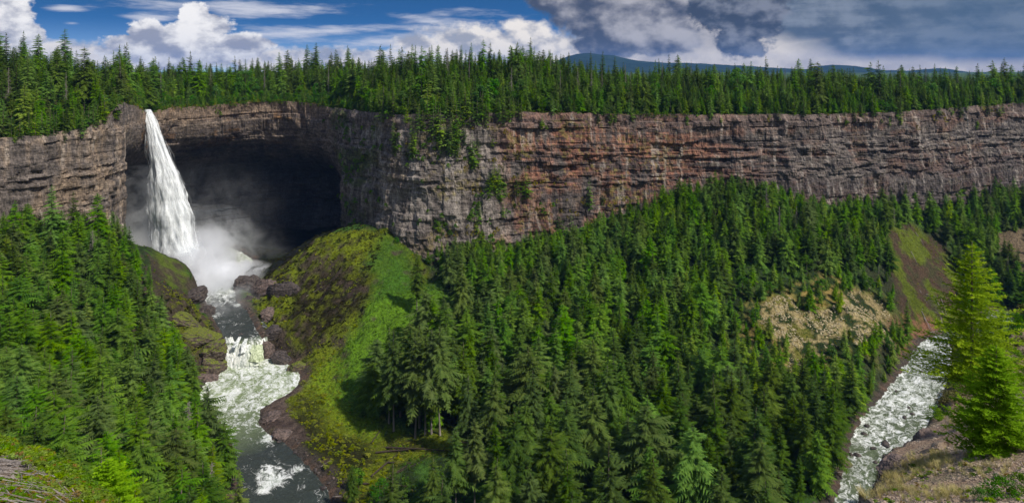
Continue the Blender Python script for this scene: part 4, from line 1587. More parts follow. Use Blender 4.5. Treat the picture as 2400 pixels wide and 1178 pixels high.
def leafy_in_wood():
    r = np.random.default_rng(91)
    items = []
    for px, py, hp in ((1650, 560, 40), (1700, 600, 44), (1740, 690, 46), (1720, 520, 36), (1890, 640, 44), (1925, 690, 40), (1990, 670, 36), (1610, 700, 42), (1560, 760, 44), (1630, 800, 46), (1770, 760, 40), (1800, 690, 34), (1950, 850, 44), (1470, 620, 36), (1360, 680, 42), (1290, 760, 46), (1180, 700, 40), (1240, 640, 34), (2035, 680, 34), (2085, 830, 40),
                       (1850, 640, 36), (1160, 900, 50), (1330, 900, 50), (1500, 900, 46), (1700, 860, 44), (840, 1150, 60), (890, 1175, 60), (950, 1170, 56), (1190, 1110, 60), (1270, 1130, 64), (1380, 1120, 60), (1130, 1120, 40), (120, 780, 44), (200, 700, 40), (330, 800, 42), (60, 900, 50), (380, 930, 46), (1240, 1090, 44), (1060, 820, 40), (1040, 650, 30), (1010, 620, 26), (930, 570, 16), (1080, 1120, 34), (1040, 1150, 34)):
        h = hit(BT, px, py)
        H = hp / F * h.y
        t = tree_thing('broadleaf_tree', DEC[r.integers(3)], TRUNKS[1], h.x, h.y, h.z, H, r.uniform(0, 6.28), r.uniform(1.0, 1.5), '', 'leafy tree', 'leafy trees in the canyon wood', crown_name='leafy_crown')
        w = 'on the left slope' if px < 560 else 'by the mossy clearing' if px < 1150 and py > 1000 else 'by the bright meadow' if px < 1090 else 'in the central wood' if px < 1500 else 'in the right wood'
        items.append((t, f'{"small" if hp < 38 else "rounded"} bright leafy tree {w}', px))
    finish_labels(items)


leafy_in_wood()

# trees that stand out, each put where it is seen: px, y of foot, height in px, tone, bare lower trunk, label
GROVE = [conifer('crown_grove', LEAF['olive'], 401, w=0.125, clear=0.30, droop=0.5, lev=42, br=14, tw=7, gap=0.22, round_top=0.4), conifer('crown_grove', LEAF['olive'], 402, w=0.14, clear=0.36, droop=0.5, lev=42, br=14, tw=7, gap=0.22, round_top=0.4),
         conifer('crown_grove', LEAF['dark'], 403, w=0.12, clear=0.22, droop=0.5, lev=42, br=14, tw=7, gap=0.22, round_top=0.3)]
TRUNK_TALL = [trunk_mesh('trunk', 1.0, 0.0085, M_GREY, b, 3) for b in (0.004, -0.01, 0.02)]


def special_trees():
    lst = [(912, 990, 225, 2, 0, 'dark slender conifer on the left edge of the meadow grove'),
           (923, 1008, 235, 0, 0, 'grey green conifer with pale foot, second in the meadow grove'),
           (973, 1026, 250, 0, 2, 'conifer with crooked bare trunk standing foremost in the meadow grove'),
           (962, 985, 215, 2, 0, 'dark conifer at the back of the meadow grove'),
           (983, 1000, 240, 1, 1, 'conifer with dark double trunk in the middle of the meadow grove'),
           (997, 1018, 232, 0, 0, 'straight conifer with pale bare trunk, middle of the meadow grove'),
           (1011, 1016, 245, 1, 0, 'straight pale trunked conifer right of the grove middle'),
           (1031, 1018, 255, 1, 1, 'tallest conifer at the right edge of the meadow grove'),
           (1160, 1082, 200, 1, 0, 'grey green conifer with long pale trunk beside the clearing'),
           (1097, 1065, 190, 0, 0, 'thin grey green conifer left of the long pale trunk'),
           (1299, 1020, 165, 1, 0, 'conifer with straight bare trunk in the dark gap of the wood'),
           (1424, 1044, 190, 1, 2, 'conifer with leaning pale trunk in the lower middle wood'),
           (1485, 1000, 180, 1, 0, 'conifer with short bare trunk right of the leaning one'),
           (977, 728, 140, 0, 0, 'lone conifer standing at the top of the bright meadow'),
           (1083, 778, 172, 0, 0, 'tall conifer with bare foot right of the bright meadow'),
           (1248, 1085, 225, 0, 0, 'ragged pale topped conifer hung with lichen in the lower wood'),
           (1016, 1215, 150, 0, 0, 'grey tipped conifer at the bottom edge below the clearing'),
           (1068, 1190, 190, 0, 0, 'slim grey green conifer at the bottom edge, left of two'),
           (1112, 1190, 210, 1, 0, 'tall grey green conifer at the bottom edge, right of two'),
           (825, 1190, 105, 2, 0, 'small dark conifer at the bottom beside the river bank')]
    r = np.random.default_rng(77)
    for px, py, hp, k, b, lab in lst:
        h = hit(BT, px, py)
        H = hp / F * h.y
        tree_thing('conifer_tree', GROVE[k], TRUNK_TALL[b], h.x, h.y, h.z, H, r.uniform(0, 6.28), 1.08, lab, 'conifer', 'conifers that stand clear of the wood')
    # slender trees at the river end of the left slope
    for px, yy, py_top, H, tone, lab in ((487, 305, 905, 42, 'olive', 'tall brownish green conifer at the water end of the left slope'), (527, 300, 985, 36, 'olive', 'brownish green conifer leaning out over the grey river'),
                                  (560, 262, 1098, 30, 'bright', 'yellow green conifer at the bottom edge beside the grey river'), (122, 408, 436, 27, 'mid', 'tall narrow conifer rising highest against the left cliff'),
                                  (228, 440, 452, 31, 'mid', 'broad dense conifer against the left cliff edge'), (172, 425, 450, 22, 'dark', 'thin dark conifer against the middle of the left cliff'), (35, 398, 470, 24, 'mid', 'narrow conifer against the left cliff near the frame edge')):
        x = (px - 1200) / F * yy
        ztop = -(py_top - 165) / F * yy
        g0 = gz(x, yy)
        H = max(H, ztop - g0)
        c_ = CON[tone]
        tree_thing('conifer_tree', c_[r.integers(len(c_))], TRUNKS[0], x, yy, ztop - H + 0.3, H, r.uniform(0, 6.28), 0.95, lab, 'conifer', 'conifers at the edges of the left slope')


special_trees()


def dead_trees():
    r = np.random.default_rng(78)
    items = []
    spots = []
    # grey dead trees in the wood: px, y of the top, depth
    for px, ty, yy, H in ((315, 940, 300, 30), (290, 1010, 262, 24), (510, 640, 0, 0), (1245, 865, 345, 32), (1015, 1075, 292, 24), (1670, 480, 545, 20), (1985, 710, 455, 20), (1628, 630, 480, 18), (870, 780, 0, 0), (1480, 870, 380, 28), (1090, 940, 340, 24),
                          (1385, 640, 490, 26), (1740, 820, 415, 26), (1850, 905, 375, 26), (2060, 620, 520, 22), (1560, 830, 400, 26), (220, 860, 330, 26), (300, 640, 420, 24), (323, 640, 425, 24), (1900, 930, 365, 24), (1210, 700, 460, 24), (2122, 500, 590, 22)):
        if not H:
            continue
        x = (px - 1200) / F * yy
        zt = -(ty - 165) / F * yy
        z = zt - H
        k = r.integers(3)
        t = tree_thing('dead_tree', SNAG_C[k], SNAG_T[r.integers(2)], x, yy, z, H, r.uniform(0, 6.28), 1.3, '', 'dead tree', 'dead trees in the canyon wood', crown_name='dead_branches')
        w = 'on the left slope' if px < 560 else 'in the central wood' if px < 1500 else 'in the right wood'
        items.append((t, 'bare grey dead tree standing ' + w, px))
    for q in range(26):
        x, y, z, H, left = VT[r.integers(len(VT))]
        px, ty = pix(x, y, z + H)
        if not (0 < px < 2400) or H < 16 or ty > 1150:
            continue
        k = r.integers(3)
        t = tree_thing('dead_tree', SNAG_C[k], SNAG_T[r.integers(2)], x + 3.2, y - 2.5, z, H * 1.08, r.uniform(0, 6.28), 1.4, '', 'dead tree', 'dead trees in the canyon wood', crown_name='dead_branches')
        w = 'on the left slope' if px < 560 else 'in the central wood' if px < 1500 else 'in the right wood'
        items.append((t, 'bare grey dead tree standing ' + w, px))
    # along the skyline
    for px in (20, 155, 282, 309, 377, 494, 620, 770, 1048, 1100, 1199, 1313, 1354, 1387, 1411, 1466, 1478, 1535, 1552, 1725, 1913, 1922, 2015, 2063, 2170, 2190, 2245, 2365, 560, 960, 1290, 1620, 1840, 2110, 2300, 2335):
        d = r.uniform(12, 85)
        p = plateau_pt(px, d)
        cy = np.interp(px, CAN_X, CAN_Y)
        H = (165 - (cy - r.uniform(-4, 26))) / F * p[1] - p[2]
        H = float(np.clip(H, 16, 36))
        k = r.integers(3)
        t = tree_thing('dead_tree', SNAG_C[k], SNAG_T[0], p[0], p[1], p[2], H, r.uniform(0, 6.28), 0.8, '', 'dead tree', 'dead trees along the cliff top', crown_name='dead_branches')
        w = 'left of the waterfall' if px < 340 else 'above the dark hollow' if px < 800 else 'above the middle cliff' if px < 1500 else 'above the right cliff'
        items.append((t, 'thin dead tree on the skyline ' + w, px))
    finish_labels(items)


dead_trees()


# ------------------------------------------------------------------ forest on the plateau
def plant_plateau():
    r = np.random.default_rng(12)
    pts = []
    nsrc = len(SRC)
    # walk along the rim
    pxs = np.linspace(-140, 2560, 4000)
    Q = rim_at(pxs)
    L = np.concatenate([[0], np.cumsum(np.hypot(*np.diff(Q[:, :2], axis=0).T))])
    l = 0.0
    dec_pts = []
    for row, (d0, step) in enumerate([(3, 5.5), (7, 5.0), (11, 4.8), (16, 4.6), (21, 4.6), (26, 4.8), (32, 5), (38, 5), (45, 5), (52, 5), (60, 5), (68, 5), (77, 5.5), (86, 5.5), (96, 6), (108, 6), (122, 7), (140, 8), (165, 9), (200, 11), (240, 13)]):
        l = r.uniform(0, 5)
        while l < L[-1]:
            px = float(np.interp(l, L, pxs))
            l += step * r.uniform(0.6, 1.5)
            d = d0 + r.uniform(-2.5, 2.5)
            if 338 < px < 362 and d < 30:
                continue
            left = px < 290
            if left and d < 42 and r.random() < 0.45:
                continue
            p = plateau_pt(px, max(d, 0.8))
            front = d < 9
            H = r.uniform(9, 22) if front else r.uniform(17, 28) * (1.0 + 0.10 * r.normal())
            if d < 14 and r.random() < 0.3:
                H *= 0.6
            if 290 < px < 830 and d < 30:
                H = r.uniform(5, 11) + d * 0.25
            if r.random() < 0.11 and d > 15:
                H *= r.uniform(1.2, 1.7)
            elif r.random() < 0.25:
                H *= r.uniform(0.6, 0.85)
            # broad-leaved trees among them
            u = r.random()
            pd = 0.50 if 290 < px < 830 and d < 32 else 0.13 if px < 1700 else 0.06
            if u < pd and d < 40:
                dec_pts.append((px, d, p, H * 0.8))
                continue
            v = r.random()
            if d > 40:
                tone = 'dark' if v < 0.50 else 'mid' if v < 0.82 else 'olive'
            else:
                tone = 'mid' if v < 0.46 else 'bright' if v < 0.62 else 'olive' if v < 0.74 else 'dark'
            wf = r.uniform(0.78, 1.12) * (0.95 if H > 20 else 1.2)
            pts.append((p[0], p[1], p[2] - 0.4, H * wf, H, r.uniform(0, 6.28), SBASE[tone] + r.integers(len(CON[tone]))))
    print('plateau trees', len(pts), 'leafy', len(dec_pts))
    mass('plateau_forest', SRC, pts, 'dense conifer forest along the top of the cliff')
    items = []
    r2 = np.random.default_rng(13)
    vis = [q for q in dec_pts if -10 < q[0] < 2410]
    vis.sort(key=lambda q: q[1] - q[3])
    for px, d, p, H in vis[:200]:
        H = max(H, 5.0)
        t = tree_thing('broadleaf_tree', DEC[r2.integers(3)], TRUNKS[1], p[0], p[1], p[2], H, r2.uniform(0, 6.28), r2.uniform(0.9, 1.35), '', 'leafy tree', 'bright leafy trees on the cliff top', crown_name='leafy_crown')
        w = 'left of the waterfall' if px < 340 else 'above the dark hollow' if px < 800 else 'above the middle cliff' if px < 1500 else 'above the right cliff'
        s = 'small round' if H < 7 else 'rounded' if H < 12 else 'tall'
        w2 = 'on the rim' if d < 8 else 'behind the rim' if d < 20 else 'deep in forest'
        items.append((t, f'{s} bright leafy tree {w2} {w}', px))
    finish_labels(items)


plant_plateau()


def rim_shrubs():
    r = np.random.default_rng(19)
    pts = []
    for i in range(5200):
        px = r.uniform(-60, 2460)
        d = abs(r.normal(0, 3.2)) + (0 if r.random() < 0.6 else r.uniform(0, 14))
        if fbm(px / 22, d / 9, o=2, seed=4) < -0.02 and not 290 < px < 800:
            continue
        if 340 < px < 360 and d < 12:
            continue
        p = plateau_pt(px, max(d - 0.8, -0.4))
        s = r.uniform(0.6, 1.9) * (1.35 if 290 < px < 800 else 1)
        if d < 1.0:
            p[2] -= r.uniform(0, 3.0)
        pts.append((p[0], p[1], p[2] - 0.3, s, s * r.uniform(0.8, 1.4), r.uniform(0, 6.28), r.integers(3) if r.random() < 0.8 else 3 + r.integers(2)))
    mass('rim_undergrowth', SHR + SHR_Y, pts, 'low green bushes crowding the edge of the cliff top')


rim_shrubs()


# ------------------------------------------------------------------ trees and shrubs clinging to the wall
def cliff_plants():
    r = np.random.default_rng(14)
    items = []
    T = []
    def strip(x0, y0, x1, y1, n, h0, h1):
        for k in range(n):
            u = r.random()
            T.append((x0 + (x1 - x0) * u + r.normal(0, 7), y0 + (y1 - y0) * u + r.normal(0, 9), r.uniform(h0, h1)))
    strip(1010, 300, 1075, 385, 16, 38, 75)
    strip(985, 300, 960, 385, 9, 30, 60)
    strip(1060, 300, 1110, 380, 8, 40, 70)
    strip(1140, 450, 1210, 462, 9, 36, 62)
    strip(930, 310, 935, 360, 4, 28, 50)
    strip(890, 268, 1210, 278, 34, 34, 66)
    strip(10, 328, 285, 268, 22, 26, 56)
    strip(1210, 268, 2390, 262, 40, 22, 44)
    T += [(1232, 462, 62), (1213, 455, 45), (1155, 440, 50), (1382, 490, 66), (1412, 478, 32), (1125, 520, 44), (1180, 505, 30), (1030, 540, 36), (1118, 545, 40), (1340, 560, 60), (1310, 568, 70), (1180, 400, 24), (1120, 360, 40), (1155, 340, 30), (1270, 300, 28), (1440, 285, 40), (1480, 282, 36), (1100, 300, 50), (1140, 295, 46), (1180, 292, 44), (1080, 300, 60),
          (12, 320, 70), (28, 320, 55), (8, 300, 60), (75, 300, 40), (70, 270, 50), (120, 315, 60), (112, 318, 42), (135, 310, 50), (195, 320, 52), (200, 290, 60), (175, 275, 50), (272, 275, 44), (245, 262, 60), (155, 330, 26), (2002, 282, 30), (2085, 295, 26), (2110, 290, 36), (1610, 290, 22), (1980, 290, 24), (2290, 300, 22), (2045, 275, 28), (2230, 268, 26), (1690, 285, 20), (2350, 262, 24)]
    for px, py, hp in T:
        h = hit(BC, px, py)
        if h is None:
            h = Vector(plateau_pt(px, 1.0))
        H = hp / F * h.y * 1.15
        y = h.y + 0.5
        k = r.integers(4)
        t = tree_thing('cliff_tree', FIRLOW[k], TRUNKS[2], h.x, y - 1.2, h.z - 0.6, H, r.uniform(0, 6.28), r.uniform(0.9, 1.35), '', 'small conifer', 'small conifers rooted in the cliff face')
        w = 'on the left cliff' if px < 300 else 'on the grey cliff nose' if px < 1130 else 'on the red cliff face' if px < 1560 else 'on the right cliff rim'
        s = 'tiny' if hp < 36 else 'small' if hp < 55 else 'slim'
        items.append((t, f'{s} {("dark", "green", "green", "light green")[k]} conifer rooted {w}', px))
    finish_labels(items)
    # shrubs: individuals that show, as single meshes
    items = []
    sh = []
    for px, py, s in ((715, 350, 0), (112, 300, 12), (118, 285, 10), (120, 310, 10), (155, 300, 8), (232, 258, 9), (280, 262, 9), (510, 262, 10), (518, 268, 7), (238, 280, 7), (1270, 290, 9), (1280, 300, 7), (1120, 380, 13), (1125, 365, 10), (1105, 395, 8), (1005, 330, 10), (934, 320, 11), (936, 345, 12),
                      (965, 370, 12), (955, 385, 10), (1610, 278, 7), (1985, 285, 8), (2065, 285, 6), (2110, 280, 7), (2290, 290, 6), (828, 400, 16), (838, 385, 13), (812, 400, 12), (832, 375, 11), (805, 385, 9), (870, 450, 9), (890, 470, 10), (860, 470, 9), (820, 330, 9), (830, 310, 9), (850, 300, 9), (790, 300, 7),
                      (812, 480, 10), (822, 500, 12), (832, 520, 13), (820, 530, 12), (845, 530, 12), (1030, 520, 14), (1045, 530, 11), (1035, 505, 10), (1110, 500, 14), (1120, 485, 12), (1100, 510, 11), (1180, 440, 12), (1160, 430, 10), (1360, 555, 9), (1150, 560, 16), (1145, 575, 12), (990, 425, 7)):
        if s:
            sh.append((px, py, s, SHR))
    for q in range(70):
        c0 = ((815, 430, 22, 60), (1020, 520, 50, 25), (1040, 360, 60, 40), (1180, 470, 60, 30), (835, 330, 30, 40))[q % 5]
        sh.append((r.normal(c0[0], c0[2]), r.normal(c0[1], c0[3]), r.uniform(6, 13), SHR))
    for q in range(40):
        c0 = ((1200, 400, 80, 50), (1380, 480, 60, 20), (1120, 540, 50, 15))[q % 3]
        sh.append((r.normal(c0[0], c0[2]), r.normal(c0[1], c0[3]), r.uniform(4, 8), SHR_Y))
    for px, py, s in ((1160, 375, 9), (1170, 388, 8), (1145, 300, 8), (1110, 300, 7), (1185, 310, 9), (1205, 342, 6), (1185, 372, 8), (1215, 370, 7), (1130, 445, 10), (1110, 450, 8), (1255, 430, 10), (1270, 425, 8), (1230, 440, 8), (1300, 430, 6), (1130, 555, 12), (1110, 548, 10), (1160, 545, 8), (1070, 550, 10), (1290, 500, 7), (1260, 490, 8), (1240, 505, 7),
                      (1350, 500, 8), (1365, 470, 9), (1430, 480, 9), (1445, 490, 9), (1405, 500, 8), (1390, 520, 8), (1090, 395, 8), (1420, 470, 7), (1500, 325, 4), (2150, 300, 8), (2190, 278, 9), (2215, 282, 8), (1800, 282, 6), (1260, 330, 5), (2305, 255, 8), (2325, 258, 9), (1330, 545, 8), (2210, 268, 6), (1190, 280, 6), (955, 335, 7), (930, 305, 6)):
        sh.append((px, py, s, SHR_Y))
    for px, py, s, src in sh:
        h = hit(BC, px, py)
        if h is None:
            continue
        me_ = src[r.integers(len(src))]
        o = bpy.data.objects.new('shrub', me_)
        COL.objects.link(o)
        sc = s / F * h.y
        o.location = (h.x, h.y - sc * 0.15, h.z - sc * 0.6)
        o.scale = (sc * 1.4, sc, sc * r.uniform(0.9, 1.6))
        o.rotation_euler = (0, 0, r.uniform(-0.6, 0.6))
        o['category'] = 'shrub'; o['group'] = 'shrubs clinging to the cliff face'
        w = 'on the left cliff' if px < 345 else 'in the rock above the hollow' if px < 780 else 'on the mossy cliff corner' if px < 900 else 'on the grey cliff nose' if px < 1130 else 'on the red cliff face' if px < 1560 else 'on the right cliff rim'
        z_ = 'upper' if py < 340 else 'middle' if py < 450 else 'lower'
        items.append((o, f'{"yellowing" if src is SHR_Y else "green"} shrub {w}, {z_} part', px))
    finish_labels(items)


cliff_plants()


# ------------------------------------------------------------------ undergrowth and moss (nobody could count it)
def undergrowth():
    r = np.random.default_rng(15)
    n = 110000
    X = r.uniform(-330, 420, n); Y = r.uniform(195, 640, n)
    PXc = 1200 + F * X / Y
    d, wz, _ = river(X, Y)
    moss = poly_world([(585, 640), (700, 588), (800, 542), (905, 538), (962, 585), (1000, 640), (985, 720), (960, 800), (890, 870), (880, 960), (930, 1010), (1080, 1020), (1090, 1060), (960, 1075), (850, 1190), (760, 1178), (700, 1090), (640, 1010), (660, 930), (700, 880), (620, 800), (590, 700)])
    vivid = poly_world([(905, 545), (960, 590), (1040, 690), (1080, 760), (1000, 830), (960, 860), (870, 990), (820, 900), (800, 820), (860, 720), (870, 640)])
    dark = poly_world([(700, 650), (790, 610), (880, 660), (850, 720), (800, 790), (720, 850), (650, 790), (680, 720)])
    tals = [poly_world(q) for q in TALUS_PX]
    tal = np.vstack(tals)
    gul = poly_world([(2085, 530), (2140, 520), (2220, 590), (2260, 700), (2245, 800), (2120, 800), (2100, 700), (2080, 600)])
    lump = poly_world([(360, 655), (450, 690), (530, 830), (520, 870), (460, 890), (415, 780)])
    mnd = poly_world([(325, 565), (380, 590), (440, 640), (450, 675), (370, 650)])
    A = in_poly(moss, X, Y); B = in_poly(vivid, X, Y); Dk = in_poly(dark, X, Y); Tl = in_poly(tals[0], X, Y) | in_poly(tals[1], X, Y) | in_poly(tals[2], X, Y); G = in_poly(gul, X, Y); Lm = in_poly(lump, X, Y); Mn = in_poly(mnd, X, Y)
    nz = fbm(X / 12, Y / 12, o=3, seed=22)
    shelf_ = in_poly(poly_world([(706, 885), (640, 910), (600, 950), (610, 1000), (680, 1045), (735, 1035), (695, 985), (672, 935), (710, 915)]), X, Y)
    pts = []
    u = r.random(n)
    lowm = in_poly(poly_world([(740, 880), (800, 800), (900, 840), (890, 990), (1080, 1030), (1080, 1085), (860, 1050), (790, 980)]), X, Y)
    for i in np.nonzero((PXc > -40) & (PXc < 2440) & (d > 3.5) & (X > -330))[0]:
        x, y = X[i], Y[i]
        cave = (x < -130) and y > 545
        if cave and x > -275 and y < 690 and u[i] < 0.5:
            s = r.uniform(0.5, 1.6)
            pts.append((x, y, gz(x, y) - 0.15, s * 1.1, s * 0.9, r.uniform(0, 6.28), 8 + (i & 1)))
            continue
        if cave or (shelf_[i] and d[i] < 14):
            continue
        if Tl[i]:
            if u[i] > 0.5:
                continue
            k, s = (6 + (i & 1)) if u[i] < 0.3 else i % 3, r.uniform(0.4, 1.2)
        elif G[i]:
            if u[i] > 0.6 or nz[i] < -0.06:
                continue
            k, s = (3 + i % 3), r.uniform(0.4, 1.1)
        elif B[i]:
            if u[i] > 0.9:
                continue
            k, s = (i % 3), r.uniform(0.45, 1.1)
        elif Dk[i]:
            if u[i] > 0.7:
                continue
            k, s = (3 + i % 3) if nz[i] < -0.10 else 8 + (i & 1), r.uniform(0.4, 1.3)
        elif lowm[i]:
            if u[i] > 0.7:
                continue
            k, s = (3 + i % 3) if u[i] < 0.4 else i % 3, r.uniform(0.45, 1.2)
        elif A[i] or Lm[i]:
            if u[i] > 0.65:
                continue
            k, s = (3 + i % 3) if (nz[i] < 0.07 and u[i] > 0.10) or (y < 440 and x > -150) else 8 + (i & 1), r.uniform(0.5, 1.7) * (1 if r.random() < 0.9 else 1.6)
        elif Mn[i]:
            if u[i] > 0.2:
                continue
            k, s = (3 + i % 3), r.uniform(0.2, 0.5)
        else:
            if u[i] > 0.17:
                continue
            k, s = ((i % 3) if u[i] < 0.155 else 6 + (i & 1)), r.uniform(0.6, 1.7)
        pts.append((x, y, gz(x, y) - 0.15, s * 1.1, s * 0.9, r.uniform(0, 6.28), k))
    print('undergrowth', len(pts))
    mass('undergrowth', SHR + MOSS + SHR_Y + MOSSD, pts, 'low leafy undergrowth and moss cushions over the canyon slopes')
    # stones of the talus and of the shores
    st = []
    for i in range(9000):
        x, y = r.uniform(-250, 420), r.uniform(240, 640)
        px = 1200 + F * x / y
        if not (-30 < px < 2430):
            continue
        dd = float(river(np.array([x]), np.array([y]))[0][0])
        if -0.5 < dd < 4.5 and y < 520 and r.random() < 0.9:
            s = r.uniform(0.3, 1.3)
            st.append((x, y, gz(x, y), s, s * 0.7, r.uniform(0, 6.28), r.integers(3)))
    tx0, tx1 = tal[:, 0].min(), tal[:, 0].max(); ty0, ty1 = tal[:, 1].min(), tal[:, 1].max()
    X = r.uniform(tx0, tx1, 9000); Y = r.uniform(ty0, ty1, 9000)
    mk = in_poly(tals[0], X, Y) | in_poly(tals[1], X, Y) | in_poly(tals[2], X, Y)
    nzz = fbm(X / 10, Y / 10, o=3, seed=77)
    for x, y, q in zip(X[mk], Y[mk], nzz[mk]):
        if q > 0.06:
            continue
        s = r.uniform(0.25, 0.95)
        st.append((x, y, gz(x, y), s, s * 0.8, r.uniform(0, 6.28), 3 + r.integers(2)))
    return st


def mat_boulder(name, c1, c2, moss=0.0):
    m, g, p = new_mat(name)
    geo = g.node('ShaderNodeNewGeometry')
    n = g.noise(geo.outputs['Position'], 0.7, 6, 0.68)
    colr = g.mix(g.ramp(n, 0.35, 0.65), c1, c2)
    if moss:
        nz = g.sep(geo.outputs['Normal'])[2]
        n3 = g.noise(geo.outputs['Position'], 0.22, 5, 0.7)
        k = g.ramp(g.math('ADD', nz, g.math('MULTIPLY', g.math('SUBTRACT', n3, 0.5), 3.0)), 0.9 - moss, 1.15 - moss)
        n4 = g.noise(geo.outputs['Position'], 1.6, 4, 0.7)
        colr = g.mix(k, colr, g.mix(g.ramp(n4, 0.35, 0.65), (0.055, 0.075, 0.008), (0.17, 0.19, 0.012)))
    g.put(p.inputs['Base Color'], colr)
    p.inputs['Roughness'].default_value = 0.75
    bump(g, p, n, 0.9, 0.6)
    return m


M_WET = mat_boulder('wet_dark_rock', (0.028, 0.024, 0.024), (0.105, 0.080, 0.070))
M_SHELF = mat_boulder('brown_shelf_rock', (0.055, 0.042, 0.038), (0.19, 0.135, 0.115))
M_MOSSROCK = mat_boulder('mossy_rock', (0.035, 0.028, 0.022), (0.13, 0.095, 0.070), moss=0.45)
M_TALUS = mat_boulder('talus_stone', (0.27, 0.215, 0.115), (0.52, 0.44, 0.27))


def rock_mesh(name, mat, seed, sub=3, rough=0.35, strata=0.0):
    import bmesh
    bm = bmesh.new()
    bmesh.ops.create_icosphere(bm, subdivisions=sub, radius=1.0)
    V = np.array([v.co[:] for v in bm.verts])
    n = fbm(V[:, 0] * 1.3 + seed, V[:, 1] * 1.3, V[:, 2] * 1.3, o=4, seed=seed)
    n2 = np.abs(fbm(V[:, 0] * 3 + seed, V[:, 1] * 3, V[:, 2] * 5, o=3, seed=seed + 5))
    V2 = V * (1 + rough * 2.2 * n)[:, None]
    rq = np.random.default_rng(seed + 900)
    for _ in range(16):
        a = rq.normal(size=3) * np.array([1, 1, 0.8]); a /= np.linalg.norm(a)
        o_ = rq.uniform(0.66, 0.98)
        dd = V2 @ a
        V2 = V2 - np.maximum(dd - o_, 0)[:, None] * a * 0.9
    n5 = fbm(V2[:, 0] * 6 + seed, V2[:, 1] * 6, V2[:, 2] * 14, o=3, seed=seed + 9)
    V2 = V2 * (1 - rough * 0.7 * n2 + 0.10 * n5 * (sub > 3))[:, None]
    if strata:
        q = np.round(V2[:, 2] * 7) / 7
        V2[:, 2] = V2[:, 2] * (1 - strata) + q * strata
        V2[:, :2] *= (1 + 0.10 * (vnoise(q * 9, q * 0, seed=seed) - 0.5))[:, None]
    for v, p_ in zip(bm.verts, V2):
        v.co = p_
    me_ = bpy.data.meshes.new(name)
    bm.to_mesh(me_); bm.free()
    me_.materials.append(mat)
    return me_


STONES = undergrowth()
mass('scree', [rock_mesh('stone', M_WET, 1, 1, 0.4), rock_mesh('stone', M_SHELF, 2, 1, 0.4), rock_mesh('stone', M_WET, 3, 1, 0.4), rock_mesh('stone', M_TALUS, 4, 1, 0.45), rock_mesh('stone', M_TALUS, 5, 1, 0.45)], STONES, 'loose stones along the shores and pale scree in the wood')


